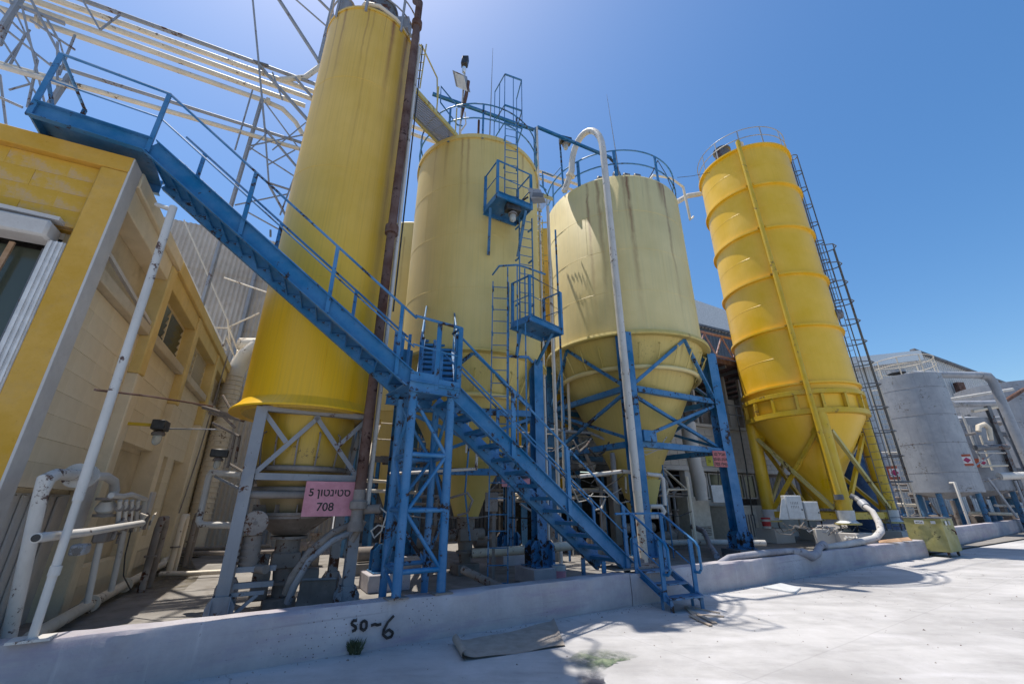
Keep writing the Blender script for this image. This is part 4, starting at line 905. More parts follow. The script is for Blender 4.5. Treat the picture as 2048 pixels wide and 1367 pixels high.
vb = MB().tube([wp + V(-.12, -.05, 1.5), wp + V(.25, -.05, 1.52)], .07, 14).build('valve_body', M['dusty'], ws)
MB().tube([wp + V(.0, -.05, 1.35), wp + V(-.13, -.1, 1.05)], [.06, .045], 12).build('actuator', M['dusty'], ws)
MB().tube([wp + V(.22, -.05, 1.55), wp + V(.36, -.05, 1.45), wp + V(.3, -.05, 1.2), wp + V(.2, -.05, 1.1), wp + V(.14, -.05, 1.2), wp + V(.24, -.05, 1.28), wp + V(.38, -.05, 1.25)], .012, 6).build('coiled_cable', M['white_pipe'], ws)
g = thing('gooseneck_pipe', 'tall white pipe with a gooseneck bend in front of the cream yellow silo', 'pipe', V(3.35, 11.9, 0))
gx, gy = 3.35, 11.92
pts = [V(gx, gy, .7), V(gx, gy, 1.9), V(gx, gy, 13.4)]
for i in range(13):
    a = math.pi * i / 12; pts.append(V(gx - .5 + .5 * math.cos(a), gy + .55 * (1 - math.cos(a)), 13.8 + 1.35 * math.sin(a)))
pts += [V(gx - 1.3, gy + 1.35, 13.0)]
gm_ = MB().tube(pts[1:], .118, 20).build('pipe', M['white_pipe'], g)
MB().tube([V(gx, gy, .1), V(gx, gy, 1.9)], .112, 16).build('lower_pipe', paint('rusted_white_paint', (.6, .57, .5), .6, 1.0, .3, .2, rustcol=(.14, .05, .02)), g)
for z in (5.2, 9.0, 12.2): MB().tube([V(gx, gy, z - .03), V(gx, gy, z + .03)], .126, 20).build('pipe_clamp', M['white_pipe'], g)
MB().disc(pts[-2] + V(-.05, .05, -.2), V(-.5, .4, -1), .18, .1, 18).build('flange', M['cream_pipe'], g)

def ladder(lab, a, b, wd, width, n, mat=M['blue'], group='blue silo ladders', cage=None, rr=.02, stand=None, out=None, cagemat=None, cw=.36, rung=.011, co=1.0):
    t = thing('ladder', lab, 'ladder', a, group); wd = Vector(wd).normalized()
    for k in (-.5, .5): MB().beam(a + wd * width * k, b + wd * width * k, rr * 2, rr * 1.2, wd).build('side_rail', mat, t)
    me = MB().tube([V(-width / 2 + rr, 0, 0), V(width / 2 - rr, 0, 0)], rung, 6).mesh('rung', mat)
    m = Matrix((wd, UPV.cross(wd), UPV)).transposed()
    rep('rung', me, t, [(a + (b - a) * ((i + .5) / n), m) for i in range(n)])
    if stand:
        for k in (-.5, .5):
            for f in stand[1]: MB().beam(a + (b - a) * f + wd * width * k, a + (b - a) * f + wd * width * k + stand[0], .04, .03).build('stand_off', mat, t)
    if cage:
        out = Vector(out).normalized(); cm = cagemat or mat; z0, z1, nh = cage
        hoop = [(-.5 * width, 0), (-cw, .18), (-cw * .95, .45), (-cw * .5, .68), (0, .74), (cw * .5, .68), (cw * .95, .45), (cw, .18), (.5 * width, 0)]
        d = (b - a)
        for i in range(nh):
            q = a + d * ((z0 + (z1 - z0) * i / (nh - 1) - a.z) / d.z)
            MB().tube([q + wd * x + out * y * co for x, y in hoop], .024, 6).build('cage_hoop', cm, t)
        for x, y in hoop[1:-1:2] + [hoop[4]]:
            qa, qb = (a + d * ((z - a.z) / d.z) + wd * x + out * y * co for z in (z0, z1))
            MB().beam(qa, qb, .045, .015, out).build('cage_strip', cm, t)
    return t
ladder('upper blue ladder climbing from the higher platform to the pale silo top', V(-.02, 9.02, 8.8), V(-.02, 9.1, 11.75), V(1, .25, 0), .36, 11, stand=(V(-.03, .16, 0), (.15, .5, .85)))
ladder('middle blue ladder between the two platforms on the pale silo', V(.36, 9.25, 5.5), V(.36, 9.25, 8.7), V(1, .35, 0), .36, 12, stand=(V(-.1, .16, 0), (.2, .6, .9)))
ladder('lowest and longest blue ladder, reaching from the floor up the pale silo', V(-.27, 8.98, .05), V(-.27, 8.98, 6.6), V(1, .1, 0), .38, 22, stand=(V(0, .24, 0), (.8, .9, .98)))
ll = thing('ladder_guard', 'narrow blue guard rails beside the lowest ladder on the pale silo', 'guard rail', V(.1, 8.75, 2))
for x, y in ((-.1, 8.55), (.12, 8.5), (.3, 8.62)): MB().beam(V(x, y, 2.2), V(x, y, 6.75), .03, .015).build('guard_bar', M['blue'], ll)
MB().tube([V(-.47, 8.9, 6.75), V(-.3, 8.55, 6.78), V(.12, 8.5, 6.78), V(.35, 8.62, 6.78), V(.8, 8.8, 6.7)], .022, 8).build('top_bar', M['blue'], ll)
MB().tube([V(-.1, 8.55, 4.55), V(.35, 8.62, 4.55), V(.45, 8.8, 4.5)], .03, 8).build('lower_bar', M['blue'], ll)
def plat(lab, o, d, n, L, W, z, inner):
    t = thing('silo_platform', lab, 'platform', V(o.x, o.y, z), 'small blue platforms on the pale silo')
    o = V(o.x, o.y, z)
    MB().obox(o + d * L / 2 + n * W / 2, d * L / 2, n * W / 2, V(0, 0, .012)).build('floor_plate', M['blue_dusty'], t)
    for a, b, u in ((o, o + d * L, -n), (o + n * W, o + n * W + d * L, n)): MB().channel(a - UPV * .02, b - UPV * .02, .16, .04, .01, u).build('edge_channel', M['blue'], t)
    for a in (o, o + d * L): MB().beam(a + n * .02 - UPV * .02, a + n * (W - .02) - UPV * .02, .02, .15).build('edge_plate', M['blue'], t)
    for p in (o, o + d * L, o + d * L + n * W * .9, o + n * W * .9): MB().beam(p - UPV * .08, p + UPV * 1.05, .07, .04, n).build('rail_post', M['blue'], t)
    for z_ in (.55, 1.05): MB().tube([o + n * W * .9 + UPV * z_, o + UPV * z_, o + d * L + UPV * z_, o + d * L + n * W * .9 + UPV * z_], .02 if z_ > 1 else .012, 8).build('guard_rail', M['blue'], t)
    for p, q in inner: MB().beam(p, q, .07, .05).build('support_bracket', M['blue_dusty'], t)
    return t
pdA = V(.86, .51, 0).normalized(); pnA = V(-pdA.y, pdA.x, 0)
oA = V(-.36, 8.36, 0); oB = V(.4, 8.5, 0)
plat('higher blue silo platform with a lamp hanging under it', oA, pdA, pnA, 1.0, .75, 8.72, [(V(-.55, 8.75, 8.6), V(-.6, 9.2, 7.5)), (V(.35, 8.85, 8.6), V(.15, 9.45, 7.6))])
plat('lower blue silo platform at mid height of the pale silo', oB, V(.70, .72, 0).normalized(), V(-.72, .70, 0).normalized(), 1.15, .6, 5.45, [(V(.95, 9.2, 5.35), V(.6, 10.0, 4.8)), (V(.2, 8.9, 5.35), V(.1, 9.4, 4.8))])
cg = thing('access_cage', 'tall light blue wire cage above the ladder on the pale silo roof', 'safety cage', V(-.1, 9.4, 11.7))
a_, b_, c_, d_ = V(-.22, 9.15, 0), V(.3, 9.35, 0), V(-.55, 9.75, 0), V(.15, 10.0, 0)
for p in (a_, b_, c_, d_, (a_ + b_) / 2, (a_ + c_) / 2): MB().tube([p + V(0, 0, 11.9), p + V(0, 0, 13.95)], .014, 6).build('cage_bar', M['blue_dusty'], cg)
for z in (11.95, 12.65, 13.95):
    MB().beam(a_ + V(0, 0, z), b_ + V(0, 0, z), .04, .04).build('cage_rail', M['blue'], cg)
    MB().tube([a_ + V(0, 0, z), c_ + V(0, 0, z)], .018, 6).build('cage_rail', M['blue_dusty'], cg); MB().tube([b_ + V(0, 0, z), d_ + V(0, 0, z)], .018, 6).build('cage_rail', M['blue_dusty'], cg)
# catwalk between silos
cw = thing('catwalk', 'slatted catwalk bridging the tall silo and the pale silo tops', 'catwalk', V(-2.2, 8.7, 11.6))
q0, q1, q2, q3 = V(-2.55, 7.75, 11.6), V(-1.6, 9.3, 11.6), V(-2.15, 9.6, 11.6), V(-3.1, 8.05, 11.6)
for a, b in ((q0, q1), (q3, q2)): MB().beam(a, b, .05, .14).build('side_beam', M['yel_pale'], cw)
d = (q1 - q0); n = (q3 - q0); me = MB().obox((0, 0, 0), n * .47, d.normalized() * .011, V(0, 0, .012)).mesh('slat', M['grey'], smooth=False)
rep('slat', me, cw, [(q0 + n * .5 + d * ((i + .5) / 44), 0) for i in range(44)])
for t_ in (.05, .5, .95): MB().tube([q0 + d * t_ + UPV * .05, q0 + d * t_ + UPV * 1.0], .02, 6).build('rail_post', M['yel_pale'], cw)
MB().tube([q0 + UPV * .6, q0 + UPV * 1.6 - d * .05, q0 + d * .1 + UPV * 1.7, q0 + d * .45 + UPV * 1.25, q0 + d * .5 + UPV * .4], .02, 8).build('hand_rail', M['yel_pale'], cw)
for x in (.05, .18): MB().tube([q0 + V(x, 0, -.05), q0 + V(x + .05, 0, 1.6)], .018, 6).build('gate_post', M['yel_pale'], cw)
for z in (.3, .6, .9, 1.2): MB().tube([q0 + V(.05, 0, z), q0 + V(.2, 0, z)], .012, 6).build('gate_rung', M['yel_pale'], cw)
hr = thing('handrail_loop', 'bent blue handrail loops on the left rim of the pale silo roof', 'handrail', V(-1.9, 9.3, 12))
MB().tube([AY(925, 252, 9.4), AY(915, 250, 9.4), AY(881, 205, 9.1), AY(882, 173, 9.1), AY(916, 214, 9.3), AY(940, 214, 9.4)], .02, 8).build('rail_loop', M['blue'], hr)
br = thing('overhead_beam', 'long thin blue beam running above the silo roofs, left half', 'beam', V(-.9, 10.5, 13.9), 'blue conveyor beams above the roofs')
for (a, b, t) in ((G(865, 188, 13.9), G(1068, 260, 13.9), br),): MB().ibeam(a, b, .08, .1, .012, V(0, 0, 1)).build('beam', M['blue'], t)
MB().tube([G(1068, 260, 13.9) + V(.05, 0, -2), G(1068, 260, 13.9) + V(.05, 0, .1)], .04, 8).build('post', M['blue_dusty'], br)
br2 = thing('overhead_beam', 'long thin blue beam running above the silo roofs, right half over the gooseneck', 'beam', V(2.3, 11.8, 13.9), 'blue conveyor beams above the roofs')
MB().ibeam(G(1074, 254, 13.95), G(1222, 316, 13.95), .08, .1, .012, V(0, 0, 1)).build('beam', M['blue'], br2)
p = G(1074, 254, 13.95); MB().tube([V(p.x, p.y, .1), p], .035, 8).build('post', M['white_pipe'], br2)
q = AY(1127, 378, 13.5); MB().beam(q + V(0, 0, -.2), V(q.x - .05, q.y, AY(1120, 277, 13.5).z), .07, .05).build('post', M['blue'], br2)
MB().tube([AY(1096, 392, 12.5), AY(1085, 372, 12.2), AY(1085, 344, 12.2), AY(1106, 352, 12.4), AY(1122, 334, 13)], .022, 8).build('rail_loop', M['blue'], br2)
MB().tube([AY(1077, 352, 11.6), AY(1086, 350, 11.6), AY(1087, 375, 11.6), AY(1092, 380, 11.6), AY(1070, 362, 11.4)], .02, 8).build('rail_loop', M['blue'], br2)
lamp('jar lamp hanging from the blue beam left of the gooseneck', AY(1131, 287, 13.2), V(1, .3, 0), 1.4)
lamp('jar lamp with pinkish glass hanging under the higher blue platform', V(.02, 8.75, 8.45), V(1, .4, 0), 1.15)
# second small catwalk
c2 = thing('catwalk', 'short slatted catwalk joining the pale silo and the cream silo', 'catwalk', V(1.2, 12.2, 11.4))
a, b = AY(1073, 385, 12.0), AY(1105, 398, 13.4); w_ = V(-.4, .7, -.0)
MB().beam(a, b, .05, .13).build('side_beam', M['yel_pale'], c2); MB().beam(a + w_, b + w_, .05, .13).build('side_beam', M['yel_pale'], c2)
me = MB().obox((0, 0, 0), w_ * .48, (b - a).normalized() * .012, V(0, 0, .012)).mesh('slat', M['galv'], smooth=False)
rep('slat', me, c2, [(a + w_ * .5 + (b - a) * ((i + .5) / 16), 0) for i in range(16)])
# flood lights and aerials
f1 = thing('floodlight_mast', 'mast with a square floodlight and a black box lamp on the pale silo roof', 'floodlight', V(-1.56, 9.42, 11.7))
MB().tube([V(-1.56, 9.42, 11.4), V(-1.5, 9.4, 14.3)], .03, 8).build('mast', M['white_pipe'], f1)
MB().tube([V(-1.53, 9.4, 12.3), V(-1.42, 9.38, 13.3), V(-1.36, 9.35, 13.9)], [.02, .06, .05], 8).build('rusty_arm', M['rust'], f1)
fh = MB().obox(AY(923, 163, 9.3), V(.16, .0, -.1), V(.06, .1, .09), V(-.05, -.12, .2)).build('lamp_housing', M['grey'], f1, bevel=.01)
MB().obox(AY(922, 164, 9.16), V(.15, .0, -.09), V(.002, .004, .003), V(-.045, -.11, .18)).build('lamp_glass', M['cabinet'], fh)
MB().obox(AY(930, 124, 9.4), V(.1, 0, 0), V(0, .1, 0), V(.02, 0, .17)).build('ballast_box', M['black'], f1, bevel=.015)
MB().lathe([(.06, .1), (.07, 0), (.05, -.12), (.01, -.15)], AY(928, 140, 9.4), 14).build('glass_jar', M['glass'], f1)
for (p, q, l) in ((V(-.65, 9.3, 11.6), V(-.62, 9.3, 15.35), 'thin lightning rod standing on the pale silo roof'), (V(4.04, 12.5, 12.9), V(3.9, 12.5, 17.3), 'thin lightning rod standing on the cream silo roof')):
    o = MB().tube([p, p + (q - p) * .5, q], [.022, .014, .006], 6).build('lightning_rod', M['grey'], None, p); tag(o, l, 'lightning rod')
f2 = thing('floodlight', 'grey floodlight pointing down beside the higher silo platform', 'floodlight', V(.55, 8.8, 9.4))
p = AY(1072, 385, 8.7)
MB().prism([p + V(-.22, 0, .16), p + V(.12, 0, .1), p + V(.2, 0, -.14), p + V(-.14, 0, -.18)], V(.08, .28, .04)).build('lamp_housing', M['grey'], f2, bevel=.01)
MB().obox(p + V(.05, -.01, -.08), V(.14, 0, -.01), V(0, .006, 0), V(.01, 0, .06)).build('lamp_glass', M['grey_dark'], f2)
MB().beam(p + V(-.2, .05, -.1), V(-.05, 9.0, 8.8), .04, .03).build('bracket', M['blue'], f2)
# wires
wi = MB().tube([AY(1355, 355, 14.5), AY(1385, 352, 16), AY(1420, 345, 17.5)], .012, 5).build('overhead_wire', M['black'], None, AY(1385, 352, 16)); tag(wi, 'thin wire strung between the cream silo and the ribbed silo', 'wire')
# silos behind
for (x, y, r, z, l) in ((1.55, 18.6, 1.5, 14.0, 'deep yellow silo glimpsed behind, between the two pale silos'), (-4.15, 15.6, 1.6, 12.1, 'yellow silo glimpsed behind the rusty pipe, left of the pale silo')):
    t = silo_root('rear_silo', l, V(x, y, 0)); c = V(x, y, 0)
    MB().lathe([(.3, 1.5), (r - .03, 4.5), (r, 4.5), (r, z), (r - .04, z + .05), (.05, z + .4)], c, 64).build('shell', M['silo5' if x > 0 else 'silo2'], t)
    for k in range(4):
        a = R(45 + 90 * k); MB().beam(c + V(math.cos(a) * r, math.sin(a) * r, .05), c + V(math.cos(a) * r, math.sin(a) * r, 4.6), .2, .2).build('leg', M['blue'], t)
cp = thing('vertical_pipe', 'pale vertical pipe rising between the pale silo and the cream silo', 'pipe', V(1.5, 12.2, 0))
MB().tube([V(1.28, 12.3, .1), V(1.28, 12.3, 11.5)], .055, 10).build('pipe', M['white_pipe'], cp)
MB().beam(V(1.6, 13.0, .1), V(1.6, 13.0, 11.0), .06, .06).build('blue_strut', M['blue'], cp)
# sign on the column
r1 = thing('plant_sign', 'small red sign with dark lettering on the right blue column of the cream silo', 'sign', V(7.0, 13.9, 2.6))
so_ = PL(1440, 917, (7.0, 13.95), V(.95, .3, 0)); sx = V(.95, .3, 0).normalized()
MB().obox(so_, sx * .26, V(-sx.y, sx.x, 0) * .01, V(0, 0, .25)).build('sign_plate', M['redsign'], r1, bevel=.006)
sn = V(sx.y, -sx.x, 0)
for k, (tx, s_) in enumerate((('\u05d5\u05dd \u05dc\u05d9\u05d1\u05d0', .14), ('20-01-21/4', .12), ('702 \u05d5\u05dc\u05d9\u05e1', .14))): text(tx, s_, so_ + sn * .014 + V(0, 0, .1 - .155 * k), sx, UPV, M['ink'], r1, bold=.002)
y1 = thing('yellow_sign', 'small yellow sign beside the red sign, behind the blue column', 'sign', so_ + V(-.35, .3, 0))
yo = AY(1418, 915, 15.0)
MB().obox(yo, sx * .14, V(0, .008, 0), V(0, 0, .27)).build('sign_plate', M['ylwsign'], y1)
text('21', .12, yo + V(0, -.012, -.15), sx, UPV, M['ink'], y1)
pk = thing('plant_sign', 'pink sign plate mostly hidden behind the lower blue stairs', 'sign', AY(1040, 950, 11.5))
MB().obox(AY(1032, 957, 11.5), GD * .42, GN * .01, V(0, 0, .2)).build('sign_plate', M['pink'], pk)

# ------------------------------------------------------------------ machinery under the silos
def valve_set(lab, c, sc_=1.0, d=GD, mat='dusty'):
    t = thing('rotary_valve', lab, 'valve', c, 'dusty discharge valves under the silos'); n = V(-d.y, d.x, 0); m = M[mat]
    z0 = c.z; k = sc_; c = V(c.x, c.y, 0)
    MB().lathe([(.2 * k, z0), (.24 * k, z0), (.24 * k, z0 - .04), (.16 * k, z0 - .04), (.16 * k, z0 - .2 * k)], c, 24).build('top_flange', m, t)
    MB().obox(c + V(0, 0, z0 - .3 * k), d * .18 * k, n * .17 * k, V(0, 0, .1 * k)).build('valve_body', m, t, bevel=.02)
    MB().tube([c + d * .2 * k + V(0, 0, z0 - .3 * k), c + d * .34 * k + V(0, 0, z0 - .3 * k)], .1 * k, 16).build('gear_box', m, t)
    MB().tube([c - d * .2 * k + V(0, 0, z0 - .3 * k), c - d * .52 * k + V(0, 0, z0 - .3 * k)], .085 * k, 16).build('motor', m, t)
    for i in range(3):
        q = c - d * (.27 + .07 * i) * k + V(0, 0, z0 - .3 * k); MB().disc(q, d, .1 * k, .012, 16).build('cooling_fin', m, t)
    MB().lathe([(.14 * k, z0 - .4 * k), (.12 * k, z0 - .55 * k), (.16 * k, z0 - .56 * k), (.16 * k, z0 - .6 * k), (.11 * k, z0 - .6 * k), (.1 * k, z0 - .75 * k)], c, 20).build('lower_flange', m, t)
    if z0 - .75 * k > .15: MB().obox(c + V(0, 0, (z0 - .75 * k + .05) / 2), d * .2 * k, n * .2 * k, V(0, 0, (z0 - .75 * k - .05) / 2)).build('outlet_box', m, t, bevel=.02)
    return t
v5 = valve_set('dust caked rotary valve under the tall silo, behind the left grey leg', c5 + V(.05, -.1, 1.1), 1.15)
b = c5 + V(.05, -.1, 0)
MB().obox(b + V(0, 0, .42) - GD * .3, GD * .12, GN * .16, V(0, 0, .2)).build('side_box', M['dusty'], v5, bevel=.02)
MB().tube([b + GD * .28 + V(0, 0, .45), b + GD * .52 + V(0, 0, .45)], .16, 20).build('drive_wheel', M['dusty'], v5)
mt = thing('vibrator_motor', 'dusty motor with round fan cover beside the left grey leg', 'motor', FL + GD * .15 + GN * .3 + V(0, 0, 1.3))
mc = FL + GD * .22 + GN * .15
MB().tube([mc + V(0, 0, 1.33) - GN * .2, mc + V(0, 0, 1.33) + GN * .1], .17, 28).build('fan_cover', M['dusty'], mt, bevel=.006)
MB().disc(mc + V(0, 0, 1.33) - GN * .205, GN, .03, .02, 12).build('hub', M['dusty_dark'], mt)
MB().tube([mc + V(0, 0, 1.15), mc + V(.02, 0, .7)], .13, 18).build('motor_body', M['dusty'], mt)
for i in range(4): MB().tube([mc + V(0, 0, 1.05 - i * .08), mc + V(0, 0, 1.02 - i * .08)], .145, 18).build('cooling_fin', M['dusty'], mt)
MB().tube([mc + GD * .1 + V(0, 0, .72) - GN * .05, mc + GD * .25 + V(0, 0, .72) - GN * .25], .06, 14).build('gear_shaft', M['dusty'], mt)
sfm = thing('motor_shelf', 'grey steel shelf beams between the legs of the tall silo frame', 'bracket', FL + GD * .3 + V(0, 0, .5))
for z in (.72, .52): MB().beam(FL + GD * .1 + GN * .05 + V(0, 0, z), FL + GD * .6 + GN * .05 + V(0, 0, z), .09, .07).build('shelf_beam', M['grey'], sfm)
MB().beam(FL + GD * .1 + V(0, 0, .42), FL + GD * .5 + V(0, 0, .42), .03, .05).build('shelf_beam', M['grey'], sfm)
MB().beam(FL + GD * .09 + V(0, 0, .1), FL + GD * .42 + V(0, 0, .4), .045, .045).build('diagonal', M['grey'], sfm)
for i, (o, m) in enumerate(((0, 'dusty'), (.12, 'grey'))):
    hs = thing('fill_hose', ('upper' if i == 0 else 'lower') + ' of two thick hoses curving from the sign to the valve under the tall silo', 'hose', fr(0, 1.5, 1.1))
    MB().tube([fr(0, 1.62, 1.3 - o, .02), fr(0, 1.3, 1.18 - o, .1), fr(0, 1.0, .92 - o, .12), fr(0, .82 + o * .4, .6 - o, .1), fr(0, .78 + o * .4, .38 - o, .0)], .052, 14).build('hose', M[m], hs)
bx = thing('steel_sheet', 'grey steel plate standing against the right leg of the tall silo', 'panel', fr(0, 1.2, .2, -.2))
MB().prism([fr(0, .95, .06, -.3), fr(0, 1.5, .06, -.3), fr(0, 1.5, .48, -.3), fr(0, 1.0, .5, -.3)], GN * .02).build('plate', M['dusty'], bx)
MB().tube([fr(0, 1.0, .5, -.29), fr(0, 1.5, .48, -.29)], .018, 8).build('edge_tube', M['grey'], bx)
for c, l, k in ((S2 + V(0, 0, 1.3), 'dusty rotary valve under the pale silo, right of the stair tower', 1.35), (S3 + V(0, 0, 1.3), 'rotary valve under the cream silo, behind the front blue column', 1.5), (V(1.55, 18.6, 1.5), 'valve under the deep yellow rear silo', 1.3), (V(-4.15, 15.6, 1.5), 'valve under the yellow rear silo behind the rusty pipe', 1.3)): valve_set(l, c, k)
# rusty square outlet of the cream silo and white pipes around it
oc = thing('outlet_hopper', 'rust eaten yellow square outlet under the cream silo cone', 'hopper', V(3.9, 12.9, 1))
MB().add([AY(1268, 958, 12.9), AY(1322, 958, 12.9), AY(1312, 1010, 12.9), AY(1280, 1010, 12.9), AY(1268, 958, 12.9) + V(.1, .6, 0), AY(1322, 958, 12.9) + V(.1, .6, 0), AY(1312, 1010, 12.9) + V(0, .4, 0), AY(1280, 1010, 12.9) + V(0, .4, 0)], [(0, 1, 2, 3), (4, 5, 6, 7), (0, 4, 7, 3), (1, 5, 6, 2), (0, 1, 5, 4)]).build('shell', M['cone_low'], oc)
def pset(name, lab, Y, runs, cat='pipes'):
    t = thing(name, lab, cat, AY(*runs[0][0][0], Y))
    for pts, r, m in runs: MB().tube([AY(u, v, Y + (k[0] if k else 0)) for (u, v, *k) in pts], r, 10).build('pipe', M[m], t)
    return t
pset('white_pipes', 'white pipes bending around the foot of the gooseneck pipe', 12.4, [([(1160, 952), (1245, 942), (1320, 950), (1326, 958), (1330, 1010)], .055, 'white_pipe'), ([(1300, 1012), (1322, 1012), (1328, 1022), (1322, 1032), (1295, 1033)], .06, 'white_pipe')])
pset('silver_pipe', 'bright pipe with couplings lit by the sun under the cream silo', 16, [([(1125, 931), (1190, 930)], .12, 'white_pipe'), ([(1095, 955), (1190, 950), (1275, 948)], .05, 'white_pipe'), ([(1125, 978), (1230, 978)], .05, 'cream_pipe')])
pset('scaffold_pipes', 'thin grey pipes and posts crossing behind the lower stairs', 14.5, [([(1122, 740), (1128, 980)], .035, 'cream_pipe'), ([(1085, 858), (1180, 865), (1215, 880)], .05, 'grey'), ([(1225, 905), (1232, 1000)], .09, 'grey'), ([(1232, 905), (1250, 925), (1252, 985)], .035, 'cream_pipe'), ([(1130, 905), (1175, 880)], .02, 'cream_pipe'), ([(1135, 735), (1140, 860)], .05, 'cream_pipe')])
pset('drain_pipe', 'thin white pipe bent at a right angle beside the stair tower', 8.6, [([(780, 947), (952, 937), (955, 895), (950, 890)], .03, 'white_pipe'), ([(940, 795), (932, 905)], .02, 'white_pipe')])
pset('floor_pipe', 'thick pale pipe lying across the floor behind the blue column', 10.9, [([(945, 1106), (1060, 1098), (1165, 1088)], .1, 'cream_pipe')])
pset('floor_pipe', 'long pale pipe on the floor in front of the vent cabinet', 16.5, [([(1290, 1086), (1400, 1083), (1530, 1085)], .1, 'white_pipe')])
pset('floor_hose', 'dirty hose running over the floor in front of the pale silo valve', 8.8, [([(925, 1138), (960, 1155, -.2), (1010, 1178, -.6)], .07, 'dusty')])
pset('air_line', 'dark air hose hooked over the pale silo hopper', 9.6, [([(884, 1000), (935, 985), (945, 1000), (935, 1025), (915, 1030)], .025, 'dusty'), ([(938, 890), (930, 985), (940, 1080)], .02, 'blue')])
bxx = thing('switch_box', 'dusty pale switch box on a post behind the lowest ladder', 'electrical box', AY(983, 1005, 10))
MB().obox(AY(983, 1003, 10), V(.14, 0, 0), V(0, .06, 0), V(0, 0, .2)).build('box', M['dusty'], bxx, bevel=.01)
MB().beam(AY(988, 1020, 10.05), V(AY(988, 1020, 10.05).x, 10.05, .05), .06, .06).build('post', M['dusty'], bxx)
# random dusty machinery further back, each a small pump set of its own
rnd = random.Random(3)
spots = [(-2.6, 13.8), (-.9, 14.6), (.9, 13.4), (2.6, 14.2), (-3.4, 11.2), (2.0, 16.6), (5.6, 16.9), (-5.6, 12.4), (-.2, 16.4), (6.4, 18.3)]
names_ = ['left of the rear blue column', 'in the shade behind the pale silo', 'behind the tall blue ladder', 'behind the lower stairs', 'behind the stair tower', 'between the rear silos', 'behind the cream silo valve', 'near the far end of the cream building', 'deep under the middle silos', 'in front of the block building']
for (x, y), l in zip(spots, names_):
    t = thing('pump_set', 'dusty pump with motor and pipes standing ' + l, 'pump', V(x, y, .05)); p = V(x, y, .05); h = rnd.uniform(.5, 1.1)
    MB().obox(p + V(0, 0, .12), GD * .45, GN * .25, V(0, 0, .12)).build('base_block', M['floor'], t, bevel=.01)
    MB().tube([p - GD * .3 + V(0, 0, .42), p + GD * .12 + V(0, 0, .42)], .16, 16).build('motor', M['dusty'], t)
    MB().lathe([(.2, .25), (.22, .5), (.1, .62), (.1, h + .2), (.16, h + .22), (.16, h + .28)], p + GD * .3, 18).build('pump_body', M['dusty'], t)
    MB().tube([p + GD * .3 + V(0, 0, h + .2), p + GD * .3 + V(0, 0, h + .9), p + GD * (.3 + rnd.uniform(-1, 1)) + V(0, 0, h + 1.1), p + GD * rnd.uniform(-1.2, 1.2) + GN * rnd.uniform(-.5, .8) + V(0, 0, h + 1.1), p + GN * .6 + V(0, 0, 2.6 + h)], .055, 8).build('pipe', M[rnd.choice(['dusty', 'cream_pipe', 'grey'])], t)
    MB().tube([p - GD * .8 + V(0, 0, h + .9), p + GD * 1.2 + V(0, 0, h + .85)], .04, 8).build('pipe', M[rnd.choice(['dusty', 'white_pipe'])], t)

wk = thing('service_walkway', 'added dark steel service walkway with railings under and behind the middle silos', 'walkway', V(1, 14, 2.9))  # walkway added as clutter and to darken the space under the silos
for o in (0, .9): MB().beam(V(-4.2, 13.2 + o, 2.85), V(6.0, 17.4 + o, 2.85), .08, .18).build('side_beam', M['grey_dark'], wk)
me = MB().box((-.17, -.44, -.015), (.17, .44, .015)).mesh('deck_plank', M['dusty_dark'], smooth=False)
rep('deck_plank', me, wk, [(V(-4.2, 13.65, 2.94) + V(10.2, 4.2, 0) * ((i + .5) / 30), math.atan2(4.2, 10.2)) for i in range(30)])
for i in range(9):
    p = V(-4.2, 13.2, 2.9) + V(10.2, 4.2, 0) * (i / 8); MB().tube([p, p + V(0, 0, 1.05)], .022, 6).build('rail_post', M['grey'], wk)
for z in (3.45, 3.95): MB().tube([V(-4.2, 13.2, z), V(6.0, 17.4, z)], .022, 6).build('guard_rail', M['cream_pipe'], wk)
for i in range(5):
    p = V(-4.2, 13.7, 0) + V(10.2, 4.2, 0) * (i / 4); MB().beam(p + V(0, 0, .05), p + V(0, 0, 2.8), .1, .1).build('post', M['blue'], wk)
hc = thing('hanging_cables', 'loose dark cables and thin pipes hanging below the silo hoppers', 'cables', V(1, 12, 2.5))
r9 = random.Random(21)
for i in range(26):
    x = r9.uniform(-3.2, 5.6); y = 11.5 + x * .42 + r9.uniform(0, 1.6); z = r9.uniform(1.4, 3.4); a = V(x, y, z); b = a + V(r9.uniform(.5, 1.8), r9.uniform(0, .8), r9.uniform(-.5, .5))
    MB().tube([a, a.lerp(b, .3) - V(0, 0, r9.uniform(.1, .4)), a.lerp(b, .7) - V(0, 0, r9.uniform(.1, .4)), b], r9.choice([.012, .018, .03]), 5).build('cable', M[r9.choice(['black', 'grey', 'dusty', 'white_pipe'])], hc)
for i in range(14):
    x = r9.uniform(-3.4, 5.8); y = 11.7 + x * .42 + r9.uniform(0, 1.8); MB().tube([V(x, y, .1), V(x, y, r9.uniform(1.5, 3.6))], r9.choice([.02, .03, .05]), 6).build('thin_pipe', M[r9.choice(['grey', 'dusty', 'cream_pipe', 'blue'])], hc)
